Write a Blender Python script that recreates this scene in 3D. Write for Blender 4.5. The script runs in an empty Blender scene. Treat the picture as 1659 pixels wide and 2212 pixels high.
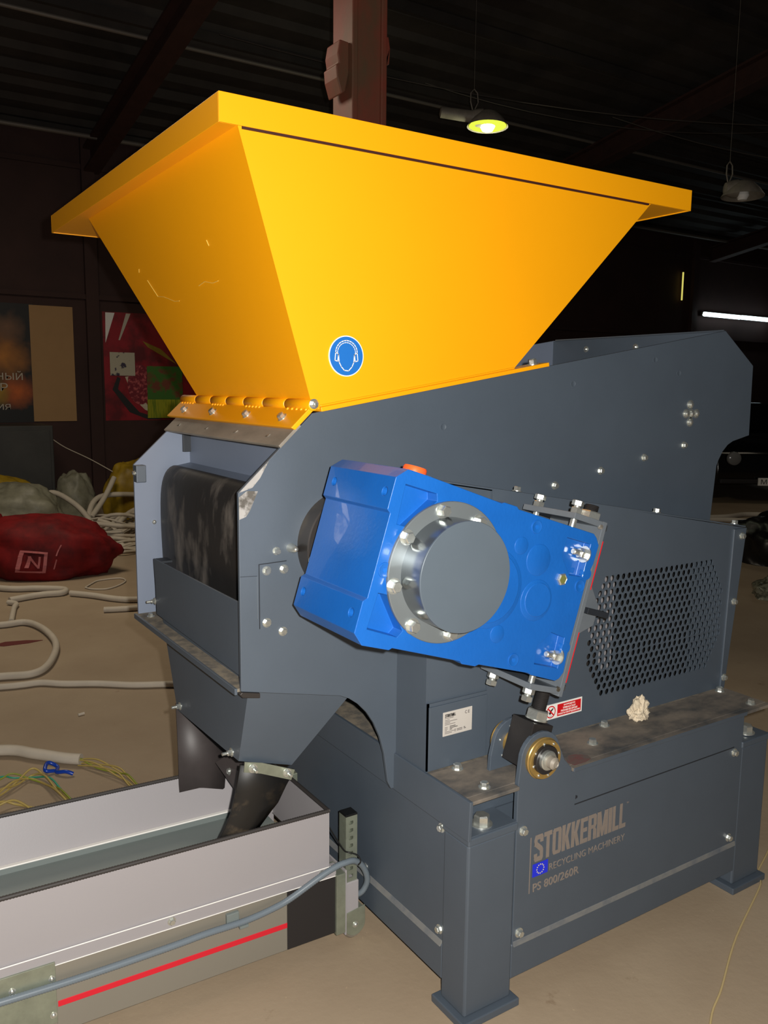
import bpy, bmesh, math, random
from mathutils import Vector, Matrix, noise
from mathutils.geometry import delaunay_2d_cdt
R = math.radians
PI = math.pi
random.seed(4)
S = bpy.context.scene
COL = S.collection

# ---------------------------------------------------------------- camera
cam_pos = Vector((-1.2378, -1.5025, 1.6))
r_ = Vector((0.83835556, -0.54502306, 0.0104798))
u_ = Vector((0.06998025, 0.12666953, 0.98947339))
f_ = Vector((0.54061329, 0.82879714, -0.14433495))
cd = bpy.data.cameras.new('camera')
cam = bpy.data.objects.new('camera', cd)
COL.objects.link(cam)
M3 = Matrix((r_, u_, -f_)).transposed()
cam.matrix_world = Matrix.Translation(cam_pos) @ M3.to_4x4()
cd.sensor_fit = 'HORIZONTAL'
cd.sensor_width = 36.0
cd.lens = 1827.0 / 1659.0 * 36.0
cd.clip_end = 100
S.camera = cam
# ---------------------------------------------------------------- world
w = bpy.data.worlds.new('world')
S.world = w
w.use_nodes = True
w.node_tree.nodes['Background'].inputs[0].default_value = (0.9, 0.85, 0.75, 1)
w.node_tree.nodes['Background'].inputs[1].default_value = 0.010


def lamp(name, kind, loc, energy, color=(1, 1, 1), size=0.1, rot=None, sy=None):
    l = bpy.data.lights.new(name, kind)
    l.energy = energy
    l.color = color
    if kind == 'AREA':
        l.size = size
        if sy:
            l.shape = 'RECTANGLE'
            l.size_y = sy
    else:
        l.shadow_soft_size = size
    o = bpy.data.objects.new(name, l)
    COL.objects.link(o)
    o.location = loc
    if rot:
        o.rotation_euler = rot
    return o


# the camera's own flash, to the right of and above the lens
lamp('camera_flash', 'POINT', cam_pos + r_ * 0.055 + u_ * 0.035, 330, (1.0, 0.965, 0.91), 0.012)
# added warm fills for the far hall, unseen cool fill behind the camera
lamp('hall_fill', 'AREA', (-0.3, 5.0, 4.4), 78, (1.0, 0.86, 0.66), 1.6)
lamp('hall_fill', 'AREA', (9.5, 4.0, 4.6), 10, (1.0, 0.86, 0.66), 1.6)
lamp('cool_fill', 'AREA', (-4.5, -3.5, 2.6), 9, (0.80, 0.88, 1.0), 3.0, (R(80), 0, R(-52)))
S.view_settings.view_transform = 'Standard'
S.view_settings.look = 'None'
S.view_settings.gamma = 1
S.view_settings.exposure = 0.0
S.view_settings.use_curve_mapping = False


# ---------------------------------------------------------------- materials
def lin(c):
    def f(v):
        v /= 255.0
        return v / 12.92 if v <= 0.04045 else ((v + 0.055) / 1.055) ** 2.4
    return tuple(f(v) for v in c)


def mat(name, rgb, rough=0.5, metal=0.0, var=0.0, vscale=6.0, bump=0.0, bscale=60.0, rgb2=None, t0=0.45, t1=0.6,
        spec=0.5, coat=0.0, detail=4.0, stretch=None, rvar=0.0, emit=0.0):
    m = bpy.data.materials.new(name)
    m.use_nodes = True
    nt = m.node_tree
    b = nt.nodes['Principled BSDF']
    b.inputs['Base Color'].default_value = (*lin(rgb), 1)
    b.inputs['Roughness'].default_value = rough
    b.inputs['Metallic'].default_value = metal
    b.inputs['Specular IOR Level'].default_value = spec
    b.inputs['Coat Weight'].default_value = coat
    if emit:
        b.inputs['Emission Color'].default_value = (*lin(rgb), 1)
        b.inputs['Emission Strength'].default_value = emit
    tc = nt.nodes.new('ShaderNodeTexCoord')
    mp = nt.nodes.new('ShaderNodeMapping')
    nt.links.new(tc.outputs['Object'], mp.inputs[0])
    if stretch:
        mp.inputs['Scale'].default_value = stretch
    if var or rgb2:
        n = nt.nodes.new('ShaderNodeTexNoise')
        n.inputs['Scale'].default_value = vscale
        n.inputs['Detail'].default_value = detail
        n.inputs['Roughness'].default_value = 0.6
        nt.links.new(mp.outputs[0], n.inputs[0])
        cr = nt.nodes.new('ShaderNodeValToRGB')
        a = lin(rgb)
        c2 = lin(rgb2) if rgb2 else tuple(min(1, x * (1 + var)) for x in a)
        c1 = a if rgb2 else tuple(x * (1 - var) for x in a)
        cr.color_ramp.elements[0].position = t0 if rgb2 else 0.3
        cr.color_ramp.elements[1].position = t1 if rgb2 else 0.7
        cr.color_ramp.elements[0].color = (*c1, 1)
        cr.color_ramp.elements[1].color = (*c2, 1)
        nt.links.new(n.outputs[0], cr.inputs[0])
        nt.links.new(cr.outputs[0], b.inputs['Base Color'])
        if rvar:
            mr = nt.nodes.new('ShaderNodeMapRange')
            mr.inputs[3].default_value = rough
            mr.inputs[4].default_value = min(1, rough + rvar)
            nt.links.new(n.outputs[0], mr.inputs[0])
            nt.links.new(mr.outputs[0], b.inputs['Roughness'])
    if bump:
        n2 = nt.nodes.new('ShaderNodeTexNoise')
        n2.inputs['Scale'].default_value = bscale
        n2.inputs['Detail'].default_value = 3
        nt.links.new(mp.outputs[0], n2.inputs[0])
        bp = nt.nodes.new('ShaderNodeBump')
        bp.inputs['Strength'].default_value = bump
        bp.inputs['Distance'].default_value = 0.004
        nt.links.new(n2.outputs[0], bp.inputs['Height'])
        nt.links.new(bp.outputs[0], b.inputs['Normal'])
    return m


M = {}
M['paint'] = mat('slate_paint', (69, 79, 90), 0.52, spec=0.9, var=0.05, vscale=5, bump=0.04, bscale=140)
M['palegrey'] = mat('pale_blue_grey', (112, 122, 140), 0.5, spec=0.8, var=0.03, vscale=4)  # paler blue-grey for the far plate and throat
M['innershade'] = mat('black_inner_shade', (14, 14, 15), 0.8)  # shade inside the guard, put into the colour
M['cabledark'] = mat('sooty_cable', (58, 50, 44), 0.8)
M['dusty'] = mat('dusty_slate_paint', (64, 65, 66), 0.75, rgb2=(124, 114, 102), t0=0.34, t1=0.62, vscale=7, detail=8,
                 stretch=(1, 1.6, 1))
M['dustbar'] = mat('dusty_ledge', (96, 92, 86), 0.85, rgb2=(132, 122, 106), t0=0.4, t1=0.6, vscale=25)
M['darkpaint'] = mat('dark_slate_paint', (34, 38, 44), 0.5, var=0.1)
M['yellow'] = mat('yellow_enamel', (243, 163, 4), 0.45, var=0.02, vscale=2, bump=0.02, bscale=120)
M['blue'] = mat('blue_enamel', (20, 88, 166), 0.38, var=0.05, vscale=10, bump=0.12, bscale=110, coat=0.2)
M['bluefl'] = mat('blue_enamel_smooth', (22, 96, 182), 0.35, coat=0.2)
M['rust'] = mat('blue_enamel_worn', (14, 92, 180), 0.5, rgb2=(120, 112, 130), t0=0.5, t1=0.62, vscale=14,
                stretch=(1, 0.4, 1))
M['coverflange'] = mat('grey_machined_flange', (112, 118, 120), 0.36, metal=0.35)
M['cover'] = mat('grey_satin_cover', (84, 94, 103), 0.36, metal=0.1, var=0.03, vscale=8)
M['coverside'] = mat('grey_gloss_cover_side', (120, 126, 130), 0.2, metal=0.75)
M['zinc'] = mat('zinc_plated_steel', (215, 218, 212), 0.28, metal=0.85, var=0.1, vscale=60, bump=0.1, bscale=200)
M['zincsheet'] = mat('galvanised_sheet', (150, 156, 140), 0.36, metal=0.6, var=0.12, vscale=30)
M['steel'] = mat('bare_dark_steel', (122, 116, 106), 0.5, metal=0.1, rgb2=(152, 143, 130), vscale=14, t0=0.35,
                 t1=0.7, stretch=(1, .4, 1))
M['silver'] = mat('polished_bare_steel', (176, 170, 160), 0.34, metal=0.6, rgb2=(96, 90, 80), vscale=26,
                  t0=0.46, t1=0.6)
M['machined'] = mat('machined_grey_plate', (112, 119, 126), 0.38, metal=0.3, var=0.06, vscale=20)
M['black'] = mat('black_oxide_steel', (44, 42, 42), 0.4, metal=0.3, var=0.15, vscale=30)
M['bearing'] = mat('black_bearing_housing', (62, 58, 56), 0.35, metal=0.4, rgb2=(96, 86, 70), vscale=6, t0=.5, t1=.8)
M['rubber'] = mat('worn_black_rubber', (34, 32, 31), 0.4, rgb2=(112, 105, 98), t0=0.53, t1=0.76, vscale=9, detail=9,
                  bump=0.1, bscale=40, stretch=(1, 1.2, .55), rvar=0.3)
M['rubber2'] = mat('stiff_black_rubber', (62, 56, 55), 0.5, var=0.25, vscale=9, detail=8)
M['rubdirty'] = mat('dirty_black_rubber', (24, 23, 22), 0.5, rgb2=(84, 72, 56), t0=0.56, t1=0.75, vscale=10, detail=9)
M['brass'] = mat('brass', (176, 144, 82), 0.34, metal=0.6, var=0.1, vscale=50)
M['orange'] = mat('orange_plastic_cap', (255, 96, 42), 0.4)
M['red'] = mat('red_paint', (205, 14, 24), 0.5)
M['redline'] = mat('red_tape', (204, 26, 44), 0.55)
M['label'] = mat('aluminium_label', (196, 190, 182), 0.4, metal=0.1, var=0.03)
M['white'] = mat('white_sticker', (235, 232, 226), 0.5)
M['signblue'] = mat('blue_sticker', (28, 104, 184), 0.45)
M['ink'] = mat('black_ink', (40, 38, 38), 0.6)
M['inkgrey'] = mat('grey_ink', (98, 92, 90), 0.6)
M['letter'] = mat('grey_lettering', (124, 114, 106), 0.6, var=0.06, vscale=60)
M['flag'] = mat('flag_blue', (28, 44, 205), 0.5)
M['flagstar'] = mat('flag_yellow', (240, 225, 130), 0.5)
M['conv'] = mat('light_grey_enamel', (150, 146, 148), 0.5, var=0.02, vscale=2, bump=0.05, bscale=220)
M['alu'] = mat('anodised_aluminium', (138, 133, 122), 0.45, metal=0.3, var=0.02, vscale=3)
M['belt'] = mat('grey_green_belt', (112, 120, 118), 0.5, var=0.03)
M['blackpanel'] = mat('matt_black_panel', (34, 31, 31), 0.6)
M['trim'] = mat('black_rubber_trim', (50, 46, 44), 0.6)
M['conduit'] = mat('grey_conduit', (104, 114, 122), 0.35)
M['tie'] = mat('black_nylon', (18, 18, 18), 0.4)
M['foam'] = mat('pale_grey_foam', (190, 180, 164), 0.8, var=0.06, vscale=8)
M['paper'] = mat('crumpled_foam', (205, 190, 165), 0.85, var=0.15, vscale=30, bump=0.3)
M['cordy'] = mat('yellowish_cord', (190, 168, 120), 0.7)
M['wirey'] = mat('yellow_wire', (172, 150, 84), 0.5)
M['wireg'] = mat('green_wire', (50, 150, 120), 0.5)
M['wiregy'] = mat('green_yellow_wire', (130, 140, 44), 0.5)
M['bluep'] = mat('blue_film', (20, 60, 160), 0.25)
M['redbag'] = mat('red_woven_sack', (120, 18, 20), 0.7, spec=.25, rgb2=(70, 10, 14), vscale=5, t0=.4, t1=.7, bump=0.6,
                  bscale=14, detail=6)
M['sackprint'] = mat('sack_print', (176, 96, 96), 0.6)
M['whitebag'] = mat('whitish_plastic_sack', (128, 126, 108), 0.5, var=0.25, vscale=8, bump=0.8, bscale=12)
M['yellowbag'] = mat('yellow_plastic_sack', (150, 122, 26), 0.5, var=0.25, vscale=8, bump=0.8, bscale=12)
M['blackbag'] = mat('black_plastic_sack', (10, 10, 11), 0.35, bump=0.6, bscale=8)
M['column'] = mat('red_oxide_paint', (150, 64, 52), 0.55, rgb2=(104, 84, 62), vscale=3, t0=0.4, t1=0.75, detail=8,
                  bump=0.3, bscale=20, stretch=(1, 1, .5))
M['roof'] = mat('sooty_roof_sheet', (48, 42, 38), 0.75, var=0.5, vscale=1.2, detail=6)
M['rafter'] = mat('brown_rafter_paint', (58, 34, 28), 0.7, var=0.2)
M['wall'] = mat('dark_brown_wall', (58, 36, 32), 0.8, var=0.2, vscale=1.5)
M['lampgrey'] = mat('dusty_lamp_metal', (120, 112, 100), 0.6, var=0.2, vscale=12)
M['carblack'] = mat('black_car_paint', (8, 8, 9), 0.2, coat=0.5)
M['glass'] = mat('dark_glass', (14, 16, 18), 0.1)
M['headlamp'] = mat('headlamp_lens', (120, 120, 120), 0.15)
M['darkbox'] = mat('charcoal_cabinet_paint', (54, 54, 52), 0.6, var=0.25, vscale=3, detail=7)
M['card'] = mat('brown_cardboard', (166, 130, 88), 0.8, var=0.03)


def emission(name, rgb, strength):
    m = bpy.data.materials.new(name)
    m.use_nodes = True
    nt = m.node_tree
    nt.nodes.remove(nt.nodes['Principled BSDF'])
    e = nt.nodes.new('ShaderNodeEmission')
    e.inputs[0].default_value = (*lin(rgb), 1)
    e.inputs[1].default_value = strength
    nt.links.new(e.outputs[0], nt.nodes['Material Output'].inputs[0])
    return m


M['bulb'] = emission('lamp_bulb_glow', (250, 255, 200), 12)
M['tubeglow'] = emission('fluorescent_glow', (225, 250, 255), 4)
M['slit'] = emission('daylight_gap', (225, 215, 110), 0.9)


def floor_material():
    m = bpy.data.materials.new('concrete_floor')
    m.use_nodes = True
    nt = m.node_tree
    b = nt.nodes['Principled BSDF']
    b.inputs['Roughness'].default_value = 0.75
    tc = nt.nodes.new('ShaderNodeTexCoord')

    def noi(sc, det, ro=0.6):
        n = nt.nodes.new('ShaderNodeTexNoise')
        n.inputs['Scale'].default_value = sc
        n.inputs['Detail'].default_value = det
        n.inputs['Roughness'].default_value = ro
        nt.links.new(tc.outputs['Object'], n.inputs[0])
        return n

    def ramp(n, p0, c0, p1, c1):
        cr = nt.nodes.new('ShaderNodeValToRGB')
        cr.color_ramp.elements[0].position = p0
        cr.color_ramp.elements[1].position = p1
        cr.color_ramp.elements[0].color = (*c0, 1)
        cr.color_ramp.elements[1].color = (*c1, 1)
        nt.links.new(n.outputs[0], cr.inputs[0])
        return cr
    base = ramp(noi(1.3, 8), 0.3, lin((148, 129, 106)), 0.7, lin((164, 146, 122)))
    st = ramp(noi(5.5, 10, 0.7), 0.64, (1, 1, 1), 0.74, (0.62, 0.55, 0.48))
    sp = ramp(noi(70, 3, 0.5), 0.70, (1, 1, 1), 0.78, (1.35, 1.35, 1.3))
    a = nt.nodes.new('ShaderNodeMix')
    a.data_type = 'RGBA'
    a.blend_type = 'MULTIPLY'
    a.inputs[0].default_value = 1
    nt.links.new(base.outputs[0], a.inputs[6])
    nt.links.new(st.outputs[0], a.inputs[7])
    c = nt.nodes.new('ShaderNodeMix')
    c.data_type = 'RGBA'
    c.blend_type = 'MULTIPLY'
    c.inputs[0].default_value = 1
    nt.links.new(a.outputs[2], c.inputs[6])
    nt.links.new(sp.outputs[0], c.inputs[7])
    nt.links.new(c.outputs[2], b.inputs['Base Color'])
    bp = nt.nodes.new('ShaderNodeBump')
    bp.inputs['Strength'].default_value = 0.25
    bp.inputs['Distance'].default_value = 0.004
    nt.links.new(noi(40, 6).outputs[0], bp.inputs['Height'])
    nt.links.new(bp.outputs[0], b.inputs['Normal'])
    return m


M['floor'] = floor_material()


# ---------------------------------------------------------------- mesh helpers
def ident(p):
    return Vector(p)


def add_box(bm, a, b, tf=ident):
    x0, y0, z0 = a
    x1, y1, z1 = b
    vs = [bm.verts.new(tf((x, y, z))) for z in (z0, z1) for y in (y0, y1) for x in (x0, x1)]
    for f in ((0, 2, 3, 1), (4, 5, 7, 6), (0, 1, 5, 4), (2, 6, 7, 3), (0, 4, 6, 2), (1, 3, 7, 5)):
        bm.faces.new([vs[i] for i in f])


def add_prism(bm, pts, a, b, axis='y', tf=ident):
    """2D outline swept along an axis; axis y: pts are (x, z); axis x: (y, z); axis z: (x, y)"""
    def P(p, t):
        if axis == 'y':
            return tf((p[0], t, p[1]))
        if axis == 'x':
            return tf((t, p[0], p[1]))
        return tf((p[0], p[1], t))
    A = [bm.verts.new(P(p, a)) for p in pts]
    B = [bm.verts.new(P(p, b)) for p in pts]
    n = len(pts)
    bm.faces.new(A)
    bm.faces.new(B[::-1])
    for i in range(n):
        bm.faces.new((A[i], B[i], B[(i + 1) % n], A[(i + 1) % n]))


def add_quadslab(bm, q, t):
    """a flat sheet through four (or more) points with thickness t along its normal"""
    q = [Vector(p) for p in q]
    n = (q[1] - q[0]).cross(q[-1] - q[0]).normalized() * t
    A = [bm.verts.new(p) for p in q]
    B = [bm.verts.new(p + n) for p in q]
    m = len(q)
    bm.faces.new(A)
    bm.faces.new(B[::-1])
    for i in range(m):
        bm.faces.new((A[i], B[i], B[(i + 1) % m], A[(i + 1) % m]))


def frame(d):
    d = Vector(d).normalized()
    a = Vector((0, 0, 1)) if abs(d.z) < 0.9 else Vector((1, 0, 0))
    x = a.cross(d).normalized()
    return x, d.cross(x), d


def add_lathe(bm, origin, axis, prof, seg=32, rot=0.0):
    """profile [(t along axis, radius)]"""
    x, y, d = frame(axis)
    o = Vector(origin)
    rings = []
    for t, r in prof:
        if r <= 1e-6:
            rings.append([bm.verts.new(o + d * t)])
        else:
            rings.append([bm.verts.new(o + d * t + (x * math.cos(rot + 2 * PI * i / seg) + y * math.sin(rot + 2 * PI * i / seg)) * r)
                          for i in range(seg)])
    for A, B in zip(rings, rings[1:]):
        if len(A) == 1 and len(B) == 1:
            continue
        for i in range(seg):
            j = (i + 1) % seg
            if len(A) == 1:
                bm.faces.new((A[0], B[i], B[j]))
            elif len(B) == 1:
                bm.faces.new((A[i], B[0], A[j]))
            else:
                bm.faces.new((A[i], B[i], B[j], A[j]))
    if len(rings[0]) > 1:
        bm.faces.new(rings[0])
    if len(rings[-1]) > 1:
        bm.faces.new(rings[-1][::-1])


def smooth_path(pts, sub=6):
    pts = [Vector(p) for p in pts]
    out = []
    n = len(pts)
    for i in range(n - 1):
        p0 = pts[max(0, i - 1)]
        p1 = pts[i]
        p2 = pts[i + 1]
        p3 = pts[min(n - 1, i + 2)]
        for k in range(sub):
            t = k / sub
            out.append(0.5 * ((2 * p1) + (p2 - p0) * t + (2 * p0 - 5 * p1 + 4 * p2 - p3) * t * t + (3 * p1 - p0 - 3 * p2 + p3) * t ** 3))
    out.append(pts[-1])
    return out


def resample(path, step):
    out = [path[0]]
    acc = 0
    for a, b in zip(path, path[1:]):
        L = (b - a).length
        while acc + L >= step and L > 1e-9:
            t = (step - acc) / L
            a = a.lerp(b, t)
            out.append(a)
            L = (b - a).length
            acc = 0
        acc += L
    out.append(path[-1])
    return out


def add_tube(bm, path, r, seg=10, rib=0.0):
    path = [Vector(p) for p in path]
    rings = []
    px = None
    n = len(path)
    for i, p in enumerate(path):
        d = (path[min(n - 1, i + 1)] - path[max(0, i - 1)])
        if d.length < 1e-9:
            d = Vector((1, 0, 0))
        d.normalize()
        if px is None:
            px = frame(d)[0]
        px = (px - d * px.dot(d)).normalized()
        py = d.cross(px)
        rr = r * (1 + (rib if i % 2 else 0))
        rings.append([bm.verts.new(p + (px * math.cos(2 * PI * k / seg) + py * math.sin(2 * PI * k / seg)) * rr) for k in range(seg)])
    for A, B in zip(rings, rings[1:]):
        for k in range(seg):
            bm.faces.new((A[k], A[(k + 1) % seg], B[(k + 1) % seg], B[k]))
    bm.faces.new(rings[0][::-1])
    bm.faces.new(rings[-1])


class L:
    """make_mesh builder context"""


def new():
    return bmesh.new()


def finish(name, bm, m, parent=None, bevel=0.0, smooth=None, segs=2, flip=True):
    if flip:
        bmesh.ops.recalc_face_normals(bm, faces=bm.faces)
    me = bpy.data.meshes.new(name)
    bm.to_mesh(me)
    bm.free()
    o = bpy.data.objects.new(name, me)
    COL.objects.link(o)
    if m is not None:
        me.materials.append(m if not isinstance(m, str) else M[m])
    if smooth is not None:
        for p in me.polygons:
            p.use_smooth = True
        me.set_sharp_from_angle(angle=R(smooth))
    if bevel:
        b = o.modifiers.new('bevel', 'BEVEL')
        b.width = bevel
        b.segments = segs
        b.limit_method = 'ANGLE'
        b.angle_limit = R(40)
        b.harden_normals = False
    if parent is not None:
        attach(o, parent)
    return o


ABS = {}


def attach(o, parent):
    o.parent = parent
    loc = ABS.get(parent.name, Vector((0, 0, 0)))
    o.matrix_parent_inverse = Matrix.Translation(-loc)


def thing(name, label, cat, loc=(0, 0, 0), group=None):
    o = bpy.data.objects.new(name, None)
    COL.objects.link(o)
    o.location = loc
    o.empty_display_size = 0.1
    ABS[o.name] = Vector(loc)
    o['label'] = label
    o['category'] = cat
    if group:
        o['group'] = group
    return o


def tag(o, label, cat, group=None):
    o['label'] = label
    o['category'] = cat
    if group:
        o['group'] = group
    return o


def struct(o):
    o['kind'] = 'structure'
    return o


def boxo(name, a, b, m, parent=None, bevel=0.0, tf=ident):
    bm = new()
    add_box(bm, a, b, tf)
    return finish(name, bm, m, parent, bevel)


def prism(name, pts, a, b, axis, m, parent=None, bevel=0.0, tf=ident):
    bm = new()
    add_prism(bm, pts, a, b, axis, tf)
    return finish(name, bm, m, parent, bevel)


def lathe(name, o, axis, prof, m, parent=None, seg=32, smooth=35, rot=0.0, bevel=0):
    bm = new()
    add_lathe(bm, o, axis, prof, seg, rot)
    return finish(name, bm, m, parent, bevel, smooth)


def boolean(o, cutter_bm):
    """subtract the cutter solids from o and bake the result"""
    bmesh.ops.recalc_face_normals(cutter_bm, faces=cutter_bm.faces)
    me = bpy.data.meshes.new('cut')
    cutter_bm.to_mesh(me)
    cutter_bm.free()
    c = bpy.data.objects.new('cut', me)
    COL.objects.link(c)
    md = o.modifiers.new('cut', 'BOOLEAN')
    md.object = c
    md.operation = 'DIFFERENCE'
    md.solver = 'EXACT'
    md.use_self = False
    dg = bpy.context.evaluated_depsgraph_get()
    dg.update()
    nm = bpy.data.meshes.new_from_object(o.evaluated_get(dg))
    o.modifiers.clear()
    old = o.data
    o.data = nm
    bpy.data.meshes.remove(old)
    bpy.data.objects.remove(c)
    bpy.data.meshes.remove(me)


def bolt(p, n, s, parent, m='zinc', washer=True, name='bolt', head=0.62, rot=None, dome=False):
    """hexagon head bolt; s = width across the head"""
    bm = new()
    r = s * 0.577
    t = 0
    if washer:
        add_lathe(bm, p, n, [(0, s * 0.78), (s * 0.10, s * 0.78)], 20)
        t = s * 0.10
    rt = random.uniform(0, 1) if rot is None else rot
    if dome:
        add_lathe(bm, p, n, [(t, r * .95), (t + s * .25, r * .85), (t + s * .42, r * .5), (t + s * .47, 0)], 14)
    else:
        x, y, d = frame(n)
        add_lathe(bm, Vector(p), n, [(t, r), (t + s * head * .85, r), (t + s * head, r * .84)], 6, rt)
    return finish(name, bm, m, parent, 0, 30)


def nutstack(p, n, s, parent, name='bolt', m='zinc', stud=0.0):
    """washer, nut and the end of a stud"""
    bm = new()
    add_lathe(bm, p, n, [(0, s * .85), (s * .12, s * .85)], 20)
    add_lathe(bm, p, n, [(s * .12, s * .577), (s * .8, s * .577), (s * .9, s * .48)], 6, .3)
    add_lathe(bm, p, n, [(s * .8, s * .33), (s * 1.0 + stud, s * .33), (s * 1.08 + stud, s * .26)], 14)
    return finish(name, bm, m, parent, 0, 30)


FONTCACHE = {}


def text(body, o, ux, uy, wid, hei, m, parent, name='lettering', depth=0.0006, bold=0.0, shear=0.0, tight=1.0):
    """flat lettering fitted into a wid x hei rectangle whose lower left corner is o"""
    cu = bpy.data.curves.new('t', 'FONT')
    cu.body = body
    cu.size = 1
    cu.offset = bold
    cu.shear = shear
    cu.resolution_u = 3
    cu.extrude = 0.004
    cu.space_character = tight
    ob = bpy.data.objects.new('t', cu)
    COL.objects.link(ob)
    dg = bpy.context.evaluated_depsgraph_get()
    dg.update()
    me = bpy.data.meshes.new_from_object(ob.evaluated_get(dg))
    bpy.data.objects.remove(ob)
    bpy.data.curves.remove(cu)
    xs = [v.co.x for v in me.vertices]
    ys = [v.co.y for v in me.vertices]
    x0, x1, y0, y1 = min(xs), max(xs), min(ys), max(ys)
    ux = Vector(ux).normalized()
    uy = Vector(uy).normalized()
    nn = ux.cross(uy) * depth
    for v in me.vertices:
        v.co = Vector(o) + ux * ((v.co.x - x0) / (x1 - x0) * wid) + uy * ((v.co.y - y0) / (y1 - y0) * hei) + nn * (1 if v.co.z > 0 else -.2)
    me.name = name
    t = bpy.data.objects.new(name, me)
    COL.objects.link(t)
    me.materials.clear()
    me.materials.append(M[m])
    attach(t, parent)
    return t


def arc(cx, cy, r, a0, a1, n):
    return [(cx + r * math.cos(R(a0 + (a1 - a0) * i / n)), cy + r * math.sin(R(a0 + (a1 - a0) * i / n))) for i in range(n + 1)]


# ================================================================ THE SETTING
o = struct(boxo('floor', (-8, -9, -0.1), (22, 10.2, 0), 'floor'))
bm = new()
add_box(bm, (-8, 10, 0), (22, 10.2, 4.75))
for xx in (-3.2, 1.62, 5.0, 9.5, 13.7):
    add_box(bm, (xx, 9.93, 0), (xx + 0.16, 10.02, 4.68))
add_box(bm, (-8, 9.95, 2.70), (22, 10.02, 2.76))
add_box(bm, (-8, 9.96, 4.30), (22, 10.02, 4.36))
struct(finish('wall_back', bm, 'wall'))
struct(boxo('wall_right', (18, -9, 0), (18.2, 10, 8), 'wall'))
struct(boxo('wall_left', (-8.2, -9, 0), (-8, 10.2, 8), 'wall'))


def zroof(y):
    return 4.7 + 0.1666 * (10 - y)


bm = new()
prof = []
y = -9.0
while y < 10.2:
    prof += [(y, 0), (y + 0.14, 0), (y + 0.19, 0.06), (y + 0.31, 0.06)]
    y += 0.36
xs = (-8, 22)
A = [bm.verts.new((xs[0], p, zroof(p) + q)) for p, q in prof]
B = [bm.verts.new((xs[1], p, zroof(p) + q)) for p, q in prof]
for i in range(len(A) - 1):
    bm.faces.new((A[i], B[i], B[i + 1], A[i + 1]))
struct(finish('ceiling', bm, 'roof'))
bm = new()
for k in range(15):
    y = -8.2 + k * 1.28
    add_box(bm, (-8, y, zroof(y) - 0.12), (22, y + 0.05, zroof(y) - 0.02))
struct(finish('trim_1', bm, 'roof'))
for k, xr in enumerate((-4.5, 1.75, 8.02, 14.3)):
    bm = new()
    for (hw, z0, z1) in ((0.10, -0.17, -0.14), (0.012, -0.42, -0.15), (0.10, -0.44, -0.41)):
        vs = [bm.verts.new((xr + sx * hw, yy, zroof(yy) + zz)) for yy in (-8.9, 9.98) for zz in (z0, z1) for sx in (-1, 1)]
        for f in ((0, 1, 3, 2), (4, 6, 7, 5), (0, 4, 5, 1), (2, 3, 7, 6), (0, 2, 6, 4), (1, 5, 7, 3)):
            bm.faces.new([vs[i] for i in f])
    struct(finish('trim_%d' % (k + 2), bm, 'rafter'))

# steel column behind the hopper
col = thing('steel_column', 'red oxide painted steel roof column rising behind the yellow hopper', 'column', (1.68, 3.3, 0))
bm = new()
add_box(bm, (1.555, 3.18, 0), (1.595, 3.42, 5.40))
add_box(bm, (1.765, 3.18, 0), (1.805, 3.42, 5.40))
add_box(bm, (1.59, 3.20, 0), (1.77, 3.40, 5.40))
finish('shaft', bm, 'column', col, 0.006)
boxo('base_plate', (1.55, 3.1, 0), (1.95, 3.5, 0.02), 'column', col)
for pts in ([(1.625, 3.675), (1.56, 3.68), (1.545, 3.60), (1.555, 3.545), (1.535, 3.53), (1.542, 3.46), (1.572, 3.37), (1.60, 3.39), (1.625, 3.50)],
            [(1.875, 3.76), (1.912, 3.77), (1.925, 3.70), (1.92, 3.61), (1.89, 3.59), (1.90, 3.52), (1.875, 3.48)]):
    prism('bracket', [(p[0] - .07, p[1]) for p in pts], 3.22, 3.38, 'y', 'column', col, .008)

# hall lamps
def pendant(p, lit, label, ax):
    t = thing('hall_lamp', label, 'lamp', p)
    p = Vector(p)
    ax = Vector(ax).normalized()
    bm = new()
    k = 0.30 if lit else 0.02
    add_lathe(bm, p - ax * k + Vector((0, 0, 0.05)), ax, [(0, .03), (.01, .05), (k - .01, .055), (k + .06, .08), (k + .10, .085)], 20)
    finish('housing', bm, 'lampgrey', t, 0, 40)
    bm = new()
    dn = Vector((-.03, -.02, -1)).normalized()
    c = p + ax * 0.16
    add_lathe(bm, c - dn * .12, dn, [(0, .07), (.02, .10), (.07, .15), (.135, .195), (.14, .195), (.07, .14), (.03, .09), (.02, .05)], 28)
    finish('shade', bm, 'lampgrey', t, 0, 60)
    if lit:
        lathe('reflector', c - dn * .098, dn, [(0.0, .075), (.05, .125), (.112, .178)], M['reflect'], t, 28)
        lathe('bulb', c - dn * .07, dn, [(0, .03), (.03, .06), (.09, .07), (.125, .05), (.14, 0)], 'bulb', t, 16)
    else:
        lathe('bulb', c - dn * .07, dn, [(0, .03), (.03, .05), (.08, .06), (.12, .04), (.13, 0)], 'white', t, 16)
    top = zroof(p.y)
    bm = new()
    q = p + Vector((0.03, 0, .1))
    add_tube(bm, [q, q + Vector((.05, 0, .09)), q + Vector((.04, 0, .17)), q + Vector((0, 0, .2)), q + Vector((-.04, 0, .16)), q + Vector((-.04, 0, .08)), q + Vector((-.01, 0, .0))], .006, 6)
    add_tube(bm, [q + Vector((0, 0, .2)), Vector((q.x, q.y, top - .02))], .0015, 5)
    finish('hook', bm, 'lampgrey', t)
    return t


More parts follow.
